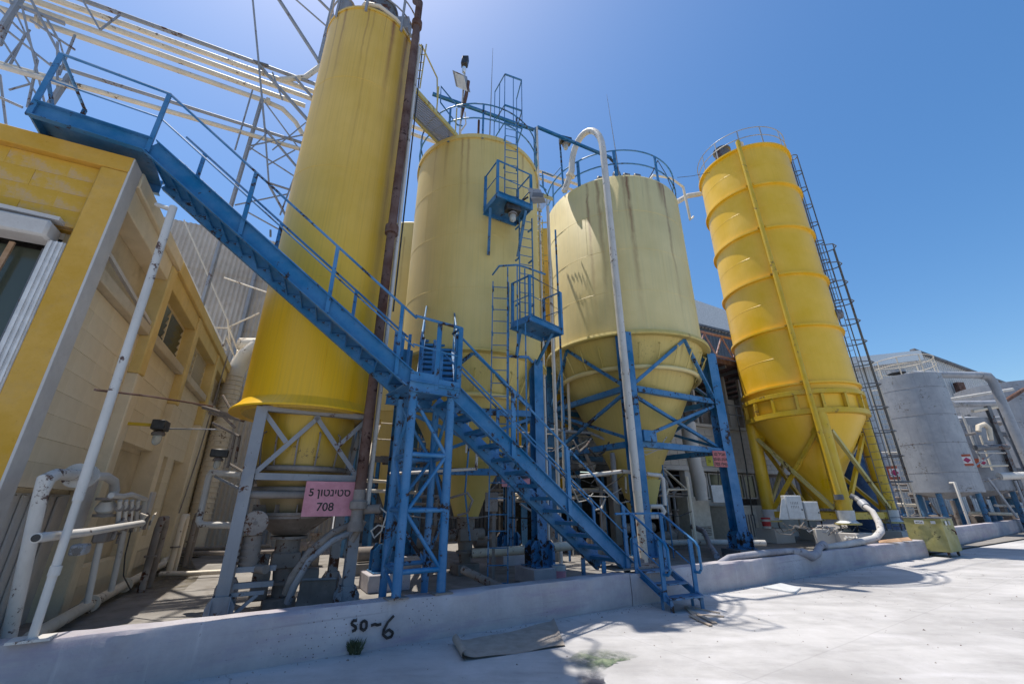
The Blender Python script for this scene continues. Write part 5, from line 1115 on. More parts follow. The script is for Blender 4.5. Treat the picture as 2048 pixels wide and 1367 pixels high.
# ------------------------------------------------------------------ things on and by the low wall
def hosepts(L, r, mat, lab, name='yard_hose'):
    t = thing(name, lab, 'hose', L[0]); MB().tube(L, r, 12).build('hose', M[mat], t); return t
def onw(s, t=.13, z=.0): return CB(s, t, CH + z)
h1 = hosepts([onw(8.3, .2, -.35), onw(8.8, .25, -.1), onw(9.3, .2, .05), onw(9.9, .15, .07), onw(10.8, .12, .08), onw(11.7, .1, .07)], [.05, .055, .06, .065, .07, .06], 'hose', 'grey canvas hose resting on the bund wall, right of the small blue steps')
h2 = hosepts([onw(11.6, .1, .06), onw(11.9, .0, .03), onw(12.2, -.03, -.07), onw(12.5, -.02, -.02), onw(12.9, .08, .1), onw(13.4, .2, .12), onw(13.7, .3, .0)], [.07, .09, .1, .09, .08, .09, .08], 'hose', 'sagging fold of grey canvas hose drooping over the bund wall front')
pv = S4 - vf * 2.4 + vp * 1.25
h3 = thing('tanker_hose', 'thick white hose dropping from the ribbed silo filling pipe onto the bund wall', 'hose', onw(16.5))
L = [AY(1730, 1012, 15.6), AY(1745, 1022, 15.3), AY(1758, 1045, 15.0), AY(1762, 1062, 14.6), AY(1750, 1076, 14.2), AY(1720, 1083, 13.9), onw(15.6, .2, .1), onw(14.4, .15, .08), onw(13.6, .25, .05)]
MB().tube(L, [.085, .085, .095, .1, .1, .095, .085, .08, .06], 16).build('hose', M['hose_light'], h3)
MB().tube([AY(1723, 1004, 15.8), AY(1732, 1013, 15.6)], .14, 16).build('hose_coupling', M['galv'], h3)
MB().tube([AY(1700, 990, 16.2), AY(1712, 996, 16.1), AY(1724, 1005, 15.8)], .09, 12).build('pipe_elbow', M['grey_dark'], h3)
hb = thing('suction_hose', 'dark hose curving down from the block building to the floor', 'hose', AY(1400, 1063, 17))
MB().tube([AY(1385, 1052, 18), AY(1408, 1062, 17), AY(1420, 1090, 15), AY(1434, 1112, 13)], [.1, .09, .08, .08], 12).build('hose', M['hose'], hb)
def bucket(p, lab, lid, r=.15, h=.34, mat='whiteplastic'):
    t = thing('bucket', lab, 'bucket', p, 'plastic buckets'); MB().lathe([(.01, .005), (r * .88, .005), (r, h), (r * .95, h), (r * .95, h - .01)], p, 24).build('pail', M[mat], t)
    if lid: MB().lathe([(r * 1.06, h - .03), (r * 1.08, h + .03), (r * .2, h + .035), (.001, h + .03)], p, 24).build('lid', M[lid], t)
    MB().lathe([(r * .925 + .002, h * .25), (r * .985 + .002, h * .7)], p, 24).build('printed_band', M['pink'] if lid != 'redplastic' else M['redplastic'], t)
    h_ = [p + V(math.cos(a) * r * 1.05, 0, h - .04 - abs(math.sin(a)) * .1) for a in [math.pi * i / 8 for i in range(9)]]
    MB().tube([q + V(0, -r * .95 * math.sin(math.pi * i / 8), 0) for i, q in enumerate(h_)], .005, 5).build('handle', M['grey'], t)
    return t
bucket(V(.98, 9.95, .05), 'white bucket without lid beside the concrete block of the blue column', None)
bucket(legs4[0] + V(-.42, -.35, .6), 'white bucket with red lid on the left footing of the ribbed silo', 'redplastic', .17, .4)
# control cabinets on the ribbed silo
for k, (u0, v0, u1, v1, l) in enumerate(((1574, 990, 1608, 1038, 'larger pale control cabinet with rows of slots between the ribbed silo legs'), (1611, 1002, 1640, 1040, 'smaller pale control cabinet right of the slotted one'))):
    a, b = AY(u0 + 4, v1, 17.1), AY(u1 + 4, v1, 17.1); a.z = b.z = (a.z + b.z) / 2; zt = AY(u0, v0, 17.1).z
    t = thing('control_cabinet', l, 'electrical cabinet', a, 'control cabinets'); d = (b - a)
    MB().obox((a + b) / 2 + V(0, .12, (zt - a.z) / 2), d / 2, V(0, .12, 0), V(0, 0, (zt - a.z) / 2)).build('housing', M['cabinet'], t, bevel=.012)
    dr = MB().obox((a + b) / 2 + V(0, -.012, (zt - a.z) / 2), d * .46, V(0, .008, 0), V(0, 0, (zt - a.z) / 2 - .03)).build('door', M['cabinet'], t, bevel=.004)
    MB().obox((a + b) / 2 + d * .38 + V(0, -.028, (zt - a.z) * .4), V(.015, 0, 0), V(0, .01, 0), V(0, 0, .03)).build('handle', M['black'], dr)
    if k == 0:
        for i in range(5):
            for j in range(2): MB().obox(a + d * (.3 + .1 * i) + V(0, -.024, (zt - a.z) * (.52 + .16 * j)), V(.007, 0, 0), V(0, .003, 0), V(0, 0, .045)).build('slot', M['grey_dark'], dr)
        MB().prism([a - V(.35, 0, 0), a, a + V(0, 0, .75), a + V(-.12, 0, .7)], V(0, .02, 0)).build('side_shield', M['cabinet'], t)
jb = thing('cable_tray', 'tangle of cables and brackets along the base beam of the ribbed silo', 'cables', AY(1600, 1050, 17))
for i in range(14):
    u = 1545 + i * 11; a = AY(u, 1050 + rnd.uniform(-4, 6), 16.9)
    MB().tube([a, a + V(rnd.uniform(.1, .4), 0, rnd.uniform(-.35, -.1)), a + V(rnd.uniform(.3, .7), -.1, rnd.uniform(-.3, .1)), a + V(rnd.uniform(.6, 1), 0, rnd.uniform(-.3, .0))], .016, 5).build('cable', M[rnd.choice(['black', 'grey', 'dusty'])], jb)
cb_ = thing('concrete_screen', 'curved pale concrete kerb piece between the footings of the ribbed silo', 'concrete piece', AY(1660, 1075, 17))
MB().obox(AY(1668, 1077, 17), V(.8, .2, 0), V(-.02, .06, 0), V(0, 0, .35)).build('block', M['block'], cb_, bevel=.02)
sc2 = thing('scrap_fittings', 'small pile of white metal fittings on the bund wall under the front leg', 'scrap', AY(1700, 1075, 14.6))
for i in range(7): 
    a = AY(1690 + i * 5, 1076, 14.5); MB().tube([a, a + V(rnd.uniform(-.1, .15), .05, rnd.uniform(-.05, .08))], rnd.uniform(.02, .04), 8).build('fitting', M['white_pipe'], sc2)
for k, (s, l) in enumerate(((17.2, 'crumpled brown cardboard on the bund wall beside the white hose'), (18.0, 'flat brown cardboard scrap on the bund wall nearest the olive cart'))):
    p = onw(s, .12, .01); o = MB().add([p + V(-.35, -.05, .0), p + V(.3, -.12, .04), p + V(.4, .12, .12), p + V(-.2, .15, .05), p + V(.05, .0, .1)], [(0, 1, 4), (1, 2, 4), (2, 3, 4), (3, 0, 4)])
    o = o.add([q - V(0, 0, .01) for q in o.v[:5]], [(1, 0, 4), (2, 1, 4), (3, 2, 4), (0, 3, 4)]).build('cardboard', M['card_brown'], None, p, smooth=False); tag(o, l, 'cardboard')
# cart
cc = V(13.75, 14.62, 0); ct = thing('cart', 'dented olive metal box cart on castors, parked at the end of the bund wall', 'cart', cc)
a, b = CN, CD; LA, LB = .95, 1.05
def cq(x, y, z): return cc + CD * x + CN * y + V(0, 0, z)
body = MB(); N = 8; 
for (o, e1_, e2_, L1, L2) in ((cq(0, 0, .16), CN, UPV, LA, .98), (cq(0, 0, .16), CD, UPV, LB, .98), (cq(LB, 0, .16), CN, UPV, LA, .98), (cq(0, LA, .16), CD, UPV, LB, .98)):
    nn = e1_.cross(e2_); vs = []
    for i in range(N + 1):
        for j in range(N + 1):
            k = math.sin(math.pi * i / N) * math.sin(math.pi * j / N) * .028 * math.sin(i * 1.3 + j * .9)
            vs.append(o + e1_ * L1 * i / N + e2_ * L2 * j / N + nn * k)
    body.add(vs, [(i * (N + 1) + j, (i + 1) * (N + 1) + j, (i + 1) * (N + 1) + j + 1, i * (N + 1) + j + 1) for i in range(N) for j in range(N)])
body.obox(cq(LB / 2, LA / 2, .17), CD * LB / 2, CN * LA / 2, V(0, 0, .012)); body.build('box_body', M['cart'], ct)
MB().obox(cq(LB / 2, LA / 2, 1.15), CD * (LB / 2 + .015), CN * (LA / 2 + .015), V(0, 0, .02)).build('lid', M['grey_dark'], ct, bevel=.008)
for (x, y, w_, h_, m, s_) in ((-.035, .55, .12, .09, 'cabinet', 0), (-.035, .2, .06, .07, 'cabinet', 0)): MB().obox(cq(x, y, 1.02), CN * w_, CD * .003, V(0, 0, h_ / 1.6)).build('sticker', M[m], ct)
for (x, m) in ((.25, 'cabinet'), (.55, 'galv')): MB().obox(cq(x, -.035, 1.0), CD * .08, CN * .003, V(0, 0, .06)).build('sticker', M[m], ct)
text('AICA', .08, cq(-.04, .55, .99), -CN, UPV, M['ink'], ct)
MB().tube([cq(.6, -.03, .8), cq(.68, -.08, .74), cq(.8, -.05, .66)], .02, 8).build('latch_handle', M['rust'], ct)
for x, y in ((.1, .1), (LB - .1, .1), (.1, LA - .1), (LB - .1, LA - .1)):
    ca = MB().obox(cq(x, y, .13), CD * .04, CN * .03, V(0, 0, .02)).obox(cq(x + .02, y + .03, .09), CD * .03, CN * .004, V(0, 0, .05)).build('castor', M['rust'], ct)
    MB().disc(cq(x + .03, y, .065), CN, .062, .035, 18).build('wheel', M['rubber'], ca)
# ground bits
def sheetthing(name, poly, th, mat, lab, cat):
    c = poly[0]; o = MB().prism(poly, V(0, 0, th)).build(name, mat, None, c, smooth=False); return tag(o, lab, cat)
K = [G(908, 1288), G(1108, 1243), G(1130, 1292), G(928, 1322)]
kt = thing('cardboard_sheet', 'large grey cardboard sheet with one curled end lying against the bund wall', 'cardboard', K[0])
vs = []; n_ = 24
for i in range(n_ + 1):
    t = i / n_; lift = .05 * max(0, 1 - t / .14) ** 2 + .012 + .01 * math.sin(t * 9)
    for q in (K[3].lerp(K[2], t), K[0].lerp(K[1], t)): vs.append(q + V(0, 0, lift + (.035 if t > .96 and q == K[1] else 0)))
m_ = MB().add(vs, [(2 * i, 2 * i + 2, 2 * i + 3, 2 * i + 1) for i in range(n_)]); m_.add([q - V(0, 0, .008) for q in vs], [(2 * i, 2 * i + 1, 2 * i + 3, 2 * i + 2) for i in range(n_)])
m_.build('sheet', M['card'], kt)
cl = K[0] + V(-.02, 0, .03); cl2 = K[3] + V(-.02, 0, .03); ar_ = []
for j in range(9):
    a = R(-90 - 25 * j); o = V(.045 * math.cos(a), 0, .05 + .05 * math.sin(a)); ar_ += [K[0] + o + V(.02, 0, .01), K[3] + o + V(.02, 0, .01)]
MB().add(ar_, [(2 * i, 2 * i + 2, 2 * i + 3, 2 * i + 1) for i in range(8)]).build('curled_end', M['card'], kt)
P_ = [G(1528, 1172), G(1600, 1180), G(1578, 1189), G(1545, 1178)]
sheetthing('cardboard_flap', [G(1527, 1176), G(1562, 1168), G(1602, 1177), G(1590, 1187)], .03, M['cabinet'], 'small folded pale sheet lying on the sunlit yard', 'cardboard')
wd_ = [((1385, 1222), (1430, 1245)), ((1395, 1228), (1448, 1232)), ((1380, 1230), (1422, 1250)), ((1390, 1215), (1440, 1225)), ((1372, 1212), (1398, 1240))]
for i, (a, b) in enumerate(wd_):
    p, q = G(*a, .02), G(*b, .015); o = MB().beam(p, q, [.07, .03, .05, .02, .06][i], .015).build('wood_slat', M['wood'], None, p); tag(o, ['widest broken wood slat beside the small steps foot', 'thin wood slat pointing away right of the steps', 'flat grey wood slat nearest the camera by the steps', 'thinnest splinter of wood by the steps', 'short wood slat closest to the steps foot'][i], 'wood slat', 'broken wood slats by the steps')
# stain
st, stn, stb = mat_base('algae_stain', .35)
tcs = nd(stn, 'ShaderNodeTexCoord').outputs['Object']
cst = mix(stn, ramp(stn, noise(stn, tcs, 5, 9, .75), .42, .6), (.02, .06, .035), (.26, .3, .2)); stn.links.new(cst, stb.inputs['Base Color'])
def soft(n, b, tc, amt=1.0):
    g_ = nd(n, 'ShaderNodeTexCoord').outputs['Generated']; mp = nd(n, 'ShaderNodeMapping'); mp.inputs['Location'].default_value = (-.5, -.5, 0); mp.inputs['Scale'].default_value = (1, 1, 0); n.links.new(g_, mp.inputs[0])
    ln = nd(n, 'ShaderNodeVectorMath', operation='LENGTH'); n.links.new(mp.outputs[0], ln.inputs[0])
    n.links.new(mul(n, ramp(n, ln.outputs['Value'], .15, .5, 1, 0), ramp(n, noise(n, tc, 3.5, 8, .75), .36, .62, .0, 1.2)), b.inputs['Alpha'])
soft(stn, stb, tcs)
def blob(name, cs, z, mat, lab):
    pts = []; n = 60
    c = V(sum(p.x for p in cs) / len(cs), sum(p.y for p in cs) / len(cs), z)
    m = len(cs)
    for i in range(n):
        t = i / n * m; k = int(t); f = t - k; f = f * f * (3 - 2 * f)
        p = cs[k].lerp(cs[(k + 1) % m], f); pts.append(V(p.x, p.y, z) + (p - c).normalized() * random.uniform(-.035, .035))
    for p in pts: p.z = z
    o = MB().add([c] + pts, [(0, i + 1, (i + 1) % n + 1) for i in range(n)]).build(name, mat, None, c, smooth=False); o['kind'] = 'stuff'; o['label'] = lab; o['category'] = 'stain'; return o
blob('green_stain', [G(1125, 1322), G(1165, 1298), G(1215, 1297), G(1270, 1298), G(1283, 1312), G(1235, 1325), G(1190, 1348), G(1150, 1340)], .004, st, 'dark green algae stain on the yard concrete below the small steps')
wm_, wn_, wb_ = mat_base('wet_concrete', .3); wb_.inputs['Base Color'].default_value = (.07, .07, .09, 1); soft(wn_, wb_, nd(wn_, 'ShaderNodeTexCoord').outputs['Object'])
blob('wet_stain', [G(1150, 1345), G(1190, 1340), G(1215, 1345), G(1205, 1380), G(1160, 1385)], .008, wm_, 'dark wet patch on the yard concrete at the picture bottom')
# graffiti strokes on the wall front, in the wall plane
def onface(u, v): 
    n = V(CD.y, -CD.x, 0); r = ray(u, v); t = n.dot(C0 + n * .02) / n.dot(r); return V(r.x * t, r.y * t, EYE + r.z * t)
gr = thing('graffiti', 'hand painted black SO-6 on the bund wall front', 'graffiti', onface(745, 1255))
for s in ([(714, 1240), (706, 1240), (703, 1247), (711, 1252), (712, 1258), (705, 1261)], [(728, 1240), (722, 1245), (722, 1256), (728, 1260), (733, 1254), (733, 1243), (728, 1240)], [(742, 1250), (750, 1247), (755, 1249), (762, 1247)], [(788, 1230), (776, 1243), (768, 1258), (766, 1268), (774, 1275), (783, 1272), (786, 1264), (778, 1258), (770, 1264)]):
    pp = [onface(*p) for p in s]; m = MB()
    for a, b in zip(pp, pp[1:]): m.beam(a, b + (b - a) * .12, .004, .03, V(CD.y, -CD.x, 0).cross(b - a).normalized())
    m.build('stroke', M['ink'], gr)
wd2 = MB(); wc_ = onface(712, 1302); wc_.z = .0
for i in range(110):
    a = rnd.uniform(0, 6.28); b = wc_ + V(rnd.uniform(-.06, .06), rnd.uniform(-.05, 0), 0); h = rnd.uniform(.04, .19)
    t = b + V(math.cos(a) * .07, math.sin(a) * .05 - .02, h); s = V(math.sin(a), -math.cos(a), 0) * .006
    wd2.add([b - s, b + s, (b + t) / 2 + s + V(0, 0, .02), t, (b + t) / 2 - s + V(0, 0, .02)], [(0, 1, 2, 3, 4)])
fl_ = [G(60, 1268, .05), G(180, 1215, .05), G(330, 1130, .05), G(372, 1100, .05), G(400, 1150, .05), G(330, 1215, .05), G(200, 1262, .05)]
fm1, fn1, fb1 = mat_base('wet_floor_grime', .35); t1 = nd(fn1, 'ShaderNodeTexCoord').outputs['Object']
fn1.links.new(mix(fn1, ramp(fn1, noise(fn1, t1, 2, 8, .7), .4, .62), (.03, .022, .014), (.16, .13, .07)), fb1.inputs['Base Color']); soft(fn1, fb1, t1)
blob('floor_grime', fl_, .056, fm1, 'dark wet grime, also darkening the alley, on the plant floor along the cream building')  # wet grime, its dark tone also shading the left alley
tag(wd2.build('weed', M['leaf'], None, wc_, smooth=False), 'small dark weed growing at the bund wall under the graffiti', 'weed')

r8 = random.Random(5)
vl = thing('valve_cluster', 'cluster of small dusty valves and bent pipes beside the white manifold on the side wall', 'valves', WP(250, 1080, .5))
for i in range(9):
    u = 225 + i * 9; v = 1062 + r8.uniform(-6, 30); a = WP(u, v, .55 + r8.uniform(-.1, .15))
    MB().tube([a, a + V(0, 0, r8.uniform(.08, .22)), a + WN * r8.uniform(-.2, .1) + V(0, 0, .22), a + WD * r8.uniform(-.15, .25) + V(0, 0, .25)], r8.uniform(.014, .028), 8).build('bent_pipe', M[r8.choice(['dusty', 'cream_pipe'])], vl)
    MB().disc(a + V(0, 0, .1), WN, .04, .02, 12).build('hand_wheel', M['dusty_dark'], vl)
MB().tube([WP(262, 1060, .6), WP(250, 1110, .62), WP(247, 1150, .6), WP(262, 1180, .5)], .01, 5).build('cable', M['black'], vl)
for k, (u, Y, l) in enumerate(((300, 8.6, 'nearest the manifold'), (345, 10.5, 'midway along the alley'), (372, 12.5, 'deepest in the alley'))):
    t = thing('standpipe', 'bent dirty standpipe on the alley floor, ' + l, 'pipe', WP(u, 1120, .5)); q = WP(u, 1115, .45); q.z = .05
    MB().tube([q, q + V(0, 0, 1.1), q + WD * .1 + V(0, 0, 1.25), q + WD * .4 + V(0, 0, 1.25), q + WD * .5 + V(0, 0, 1.1), q + WD * .5], .06, 12).build('pipe', M['dusty' if k != 1 else 'cream_pipe'], t)
    MB().disc(q + V(0, 0, .6), UPV, .1, .03, 16).build('flange', M['dusty'], t)
# ------------------------------------------------------------------ caged ladder right of the ribbed silo
lx = V(15.0, 17.7, 0)
ladder('grey caged ladder standing right of the ribbed silo', lx + V(0, 0, .3), lx + V(0, 0, 13.4), V(.75, -.66, 0), .5, 42, M['grey_dark'], 'grey steel ladders', cage=(2.4, 13.4, 12), out=V(.62, .3, 0), cagemat=M['grey_dark'], cw=.58, co=1.3, rr=.025)
lx2 = S4 + vp * (r4 + .1) + vf * .5
ladder('narrow hooped ladder climbing to the ribbed silo roof', V(lx2.x, lx2.y, 9.5), V(lx2.x, lx2.y, 19.6), V(-.6, -.8, 0), .36, 34, M['grey_dark'], 'grey steel ladders', cage=(10.5, 19.3, 9), out=V(.8, -.5, 0), cw=.2, co=.45)
lx3 = AY(1830, 1035, 24)
ladder('tan ladder leaning up to the grey tank', V(lx3.x, lx3.y, .6), V(lx3.x + .05, lx3.y, 7.9), V(.8, -.5, 0), .5, 26, M['cream_pipe'], 'tan tank ladders', rr=.05, rung=.025)
lt = thing('loudspeaker', 'dark horn shaped lamp fixed inside the caged ladder', 'lamp', AY(1676, 628, 17.5))
MB().tube([AY(1664, 630, 17.5), AY(1680, 628, 17.5)], [.3, .22], 14).build('horn', M['grey_dark'], lt)
bt = thing('blue_tank', 'dark blue tank seen between the ribbed silo legs', 'tank', V(18, 24, 0))
MB().lathe([(.01, .1), (1.1, .1), (1.1, 5.0), (.9, 5.3), (.01, 5.4)], V(17.9, 22.6, 0), 32).build('shell', plain('dark_blue_paint', (.01, .06, .18), .4), bt)
# ------------------------------------------------------------------ grey tanks and pipe racks at right
def tank(lab, c, r, z0, z1, legs=True, rail=True):
    t = thing('grey_tank', lab, 'tank', c, 'galvanised grey tanks')
    MB().lathe([(.05, z0 - .35), (r, z0), (r, z1), (.05, z1 + .35)], c, 64).build('shell', M['galv'], t)
    for k in range(1, 5): MB().ring(c + V(0, 0, z0 + (z1 - z0) * (k - .35) / 4.2), r - .003, .012, 64, 6).build('weld_seam', M['grey_dark'], t)
    for k in range(4):
        a = R(30 + 90 * k); MB().tube([c + V(math.cos(a), math.sin(a), 0) * r * .8 + V(0, 0, .05), c + V(math.cos(a), math.sin(a), 0) * r * .8 + V(0, 0, z0)], .13, 12).build('leg', M['blue_dusty'], t)
    if rail: rails(t, c, r - .05, z1, z1 + 1.1, tuple(range(-180, 180, 40)), M['cream_pipe'], 40, pw=.06)
    return t
gt = tank('big streaky grey tank on blue legs, nearest of the grey tanks', V(24.4, 25.05, 0), 1.55, 2.15, 8.75)
cg_ = V(24.4, 25.05, 0)
MB().lathe([(.45, 8.95), (.45, 9.12), (.01, 9.15)], cg_ + V(-1.0, -.5, 0), 20).build('hatch', M['galv'], gt)
MB().tube([cg_ + V(-.95, -1.35, 2.6), cg_ + V(-.95, -1.6, 2.6), cg_ + V(-.95, -1.6, .6)], .06, 10).build('drain_pipe', M['white_pipe'], gt)
def tsign(lab, u, v, Y, w, h, d=V(.72, -.69, 0)):
    p = AY(u, v, Y); t = thing('tank_sign', lab, 'sign', p, 'orange hazard signs on the tanks'); d = d.normalized(); n = V(d.y, -d.x, 0)
    MB().obox(p, d * w, n * .01, V(0, 0, h)).build('sign_plate', M['orangesign'], t)
    q = p + d * w * .6 + n * .016
    MB().obox(q, d * h * .6, n * .004, V(0, 0, h * .6)).build('hazard_label', M['whiteink'], t)
    MB().obox(q + n * .008, (d + UPV) * h * .25, n * .003, (UPV - d) * h * .25).build('hazard_diamond', plain('hazard_magenta', (.4, .02, .12), .5), t)
tsign('orange sign with white diamond label on the big grey tank', 1919, 920, 23.6, .48, .3)
tank('second grey tank, just right of and behind the big streaky one', V(29.2, 27.6, 0), 1.5, 2.3, 6.6, rail=False)
tank('grey tank seen through the pipe rack at the right edge', V(35.5, 29.5, 0), 2.6, 2.0, 9.3, rail=False)
tank('far grey tank cut off by the right picture edge', V(41, 36, 0), 2.8, 2.0, 9.8, rail=False)
tsign('orange sign on the second grey tank', 1955, 925, 26.2, .4, .25)
tsign('orange sign deepest in the pipe rack at right', 1985, 925, 27, .45, .25)
tsign('orange sign low on the left behind the tan ladder', 1778, 945, 24, .4, .35)
rk = thing('pipe_rack', 'steel rack full of grey and rusty pipes at the right edge', 'pipe rack', V(30, 25, 0))
for (a, b, r, m, Y) in (((1825, 748), (1965, 750), .2, 'galv', 24), ((1900, 798), (2025, 778), .09, 'white_pipe', 25), ((1905, 808), (2005, 806), .2, 'galv', 26), ((1945, 822), (2002, 812), .1, 'cream_pipe', 26), ((1918, 842), (2000, 835), .1, 'galv', 26.5), ((1950, 850), (2000, 846), .14, 'dusty', 27), ((1950, 895), (2015, 893), .16, 'grey_dark', 25), ((1955, 905), (2010, 905), .05, 'white_pipe', 25), ((1962, 932), (2015, 930), .06, 'cream_pipe', 25), ((1998, 952), (2048, 950), .2, 'white_pipe', 24), ((1970, 962), (2010, 952), .04, 'dusty', 24),
                    ((2008, 803), (2048, 778), .12, 'rust', 27), ((1990, 775), (2060, 768), .04, 'rust', 30), ((1925, 830), (1955, 905), .06, 'white_pipe', 25.5), ((1940, 850), (1962, 920), .07, 'galv', 25.5), ((1960, 870), (1985, 940), .05, 'cream_pipe', 25.5), ((1975, 955), (2035, 1035), .06, 'galv', 24), ((2030, 960), (2062, 1040), .06, 'galv', 24), ((1940, 1025), (2040, 1028), .1, 'cream_pipe', 28), ((1990, 1010), (2048, 1012), .08, 'white_pipe', 27), ((1925, 870), (1950, 866), .08, 'dusty', 25), ((1935, 940), (1990, 905), .04, 'galv', 25), ((1860, 1005), (1900, 1060), .05, 'dusty', 27), ((1905, 1000), (1925, 1060), .14, 'dusty', 27), ((1745, 905), (1800, 905), .07, 'white_pipe', 26), ((1790, 1008), (1830, 1010), .1, 'cream_pipe', 26), ((1750, 960), (1800, 962), .07, 'dusty', 26)):
    MB().tube([AY(*a, Y), AY(*b, Y)], r, 10).build('pipe', M[m], rk)
MB().tube([AY(1960, 750, 24), AY(1975, 752, 24), AY(1985, 762, 24), AY(2002, 800, 24), AY(2090, 1000, 24)], .22, 14).build('down_pipe', M['galv'], rk)
MB().tube([AY(1957, 862, 25), AY(1957, 852, 25), AY(1968, 848, 25), AY(1978, 856, 25), AY(1982, 880, 25)], .12, 10).build('bent_pipe', M['cream_pipe'], rk)
for u, Y in ((2010, 26), (2035, 26), (1962, 30)):
    p = AY(u, 900, Y); MB().ibeam(V(p.x, p.y, .1), V(p.x, p.y, 7.5), .22, .22, .02).build('column', M['grey_dark' if u != 2035 else 'galv'], rk)
for z in (3.6, 5.9): MB().beam(V(26.5, 26.5, z), V(38, 30, z), .2, .25).build('rack_beam', M['grey_dark'], rk)
for k in range(10):
    u = 1775 + k * 28; Y = 29 + (k % 3); p = AY(u, 1000, Y); h = 1.3 + (k * 37 % 10) * .12
    t = thing('process_pump', ['low', 'squat', 'dark', 'rusty', 'tall', 'narrow', 'leaning', 'dusty', 'pale', 'small'][k] + ' pump silhouette under the far tanks, ' + ['behind the tan ladder', 'left of the tank legs', 'between the big tank legs', 'behind the cart', 'right of the cart', 'under the second tank', 'by the rack column', 'under the rack', 'near the right edge', 'at the far right'][k], 'pump', V(p.x, p.y, .05))
    MB().tube([V(p.x - .4, p.y, .6), V(p.x + .5, p.y, .6)], .3, 12).build('motor', M['dusty_dark'], t); MB().lathe([(.3, .05), (.3, .9), (.12, 1), (.12, h)], V(p.x + .8, p.y, 0), 14).build('pump_body', M['dusty_dark' if k % 2 else 'blue_dusty'], t)
    MB().tube([V(p.x + .8, p.y, h), V(p.x + .8, p.y, h + .6), V(p.x - .8, p.y + .5, h + .7)], .1, 8).build('pipe', M['dusty'], t)
# ------------------------------------------------------------------ buildings behind
Q0 = V(9.9, 21, 0); QD = V(.899, .438, 0); QN = V(.438, -.899, 0)
def Qb(s0, s1, z0, z1, o0, o1, mb=None):
    mb = mb or MB(); return mb.obox(Q0 + QD * (s0 + s1) / 2 + QN * (o0 + o1) / 2 + V(0, 0, (z0 + z1) / 2), QD * (s1 - s0) / 2, QN * (o1 - o0) / 2, V(0, 0, (z1 - z0) / 2))
qb = thing('block_building', 'two storey whitewashed block building with open upper floor, behind the cream silo', 'building', Q0)
qm = Matrix((QD, -QN, UPV)).transposed()
Qb(-10, 7, 3.2, 5.1, -.4, -.12).build('wall_backing', M['block'], qb)
rep('block', blockmesh('block', .485, .235, .1, M['block'], .006), qb, [(Q0 + QD * (-9.75 + .5 * i + (.25 if j % 2 else 0)) + QN * (-.07 + random.uniform(-.004, .004)) + V(0, 0, 3.33 + .243 * j), qm) for i in range(34) for j in range(7)])
Qb(-10, 7, 5.1, 5.25, -.45, .05).build('ledge', M['block'], qb, bevel=.01)
Qb(-10, 7, 3.0, 3.2, -.42, .03).build('floor_beam', M['white_wall'], qb, bevel=.01)
Qb(-10, 8, .05, 3.0, -3.4, -3.2).build('inner_shade_wall', M['void'], qb)  # near-black back walls paint in the shade of the open floors
Qb(-10, 8, 5.2, 8.2, -3.4, -3.2).build('inner_shade_wall', M['void'], qb)
Qb(-10, 8, 3.05, 3.18, -3.3, -.5).build('floor_slab', M['dusty_dark'], qb)
for s in (-9.5, -6.4, -3.6, -2.2, .6, 2.9, 5.5): Qb(s, s + .32, .05, 3.0, -.4, -.05).build('pillar', M['white_wall'], qb, bevel=.02)
Qb(-1.85, .55, .05, 1.75, -.35, -.15).build('parapet_wall', M['block'], qb); Qb(.95, 7, .05, 1.5, -.35, -.15).build('parapet_wall', M['block'], qb)
for i, (a, b) in enumerate(((-1.75, -.6), (-.5, .5), (1.05, 1.9), (2.0, 2.8))):
    f = Qb(a, b, 1.8, 2.95, -.3, -.25).build('window', M['winglass'], qb)
    fm_ = MB()
    for (x0, x1, z0, z1) in ((a, a + .07, 1.8, 2.95), (b - .07, b, 1.8, 2.95), (a + .07, b - .07, 1.8, 1.86), (a + .07, b - .07, 2.89, 2.95)): Qb(x0, x1, z0, z1, -.248, -.2, fm_)
    fm_.build('frame', M['white_wall'], f)
for i in range(13):
    s = -9.2 + i * 1.22; Qb(s, s + .12, 5.25, 8.0, -.35, -.2).build('mullion', M['white_wall' if i % 3 else 'block'], qb)
for z in (5.8, 6.3): MB().tube([Q0 + QD * -10 + QN * .3 + V(0, 0, z), Q0 + QD * 7 + QN * .3 + V(0, 0, z)], .03, 6).build('balcony_rail', M['grey'], qb)
for i in range(14): MB().tube([Q0 + QD * (-10 + i * 1.3) + QN * .3 + V(0, 0, 5.25), Q0 + QD * (-10 + i * 1.3) + QN * .3 + V(0, 0, 6.3)], .025, 6).build('balcony_post', M['grey'], qb)
for i in range(5): Qb(-1 + i * 1.1, -.4 + i * 1.1, 5.3, 6.6 + .3 * (i % 2), -1.2, -.6).build('machine_panel', M[('dusty_dark', 'dusty', 'grey', 'block', 'dusty')[i]], qb, bevel=.02)
Qb(-10, 8, 8.0, 8.25, -6, 1.4).build('canopy_roof', paint('red_underside', (.07, .02, .02), .7, .3, .3, .2), qb)
for i in range(16): Qb(-9.8 + i * 1.1, -9.7 + i * 1.1, 7.85, 7.995, -4, 1.3).build('canopy_rib', M['grey_dark'], qb)
rt_ = thing('roof_truss', 'faded red lattice truss on the canopy behind the ribbed silo', 'truss', Q0 + V(0, 0, 8.3))
for z in (8.45, 9.6): MB().beam(Q0 + QD * -4 + QN * 1.2 + V(0, 0, z), Q0 + QD * 7 + QN * 1.2 + V(0, 0, z), .09, .09).build('chord', M['pinktruss'], rt_)
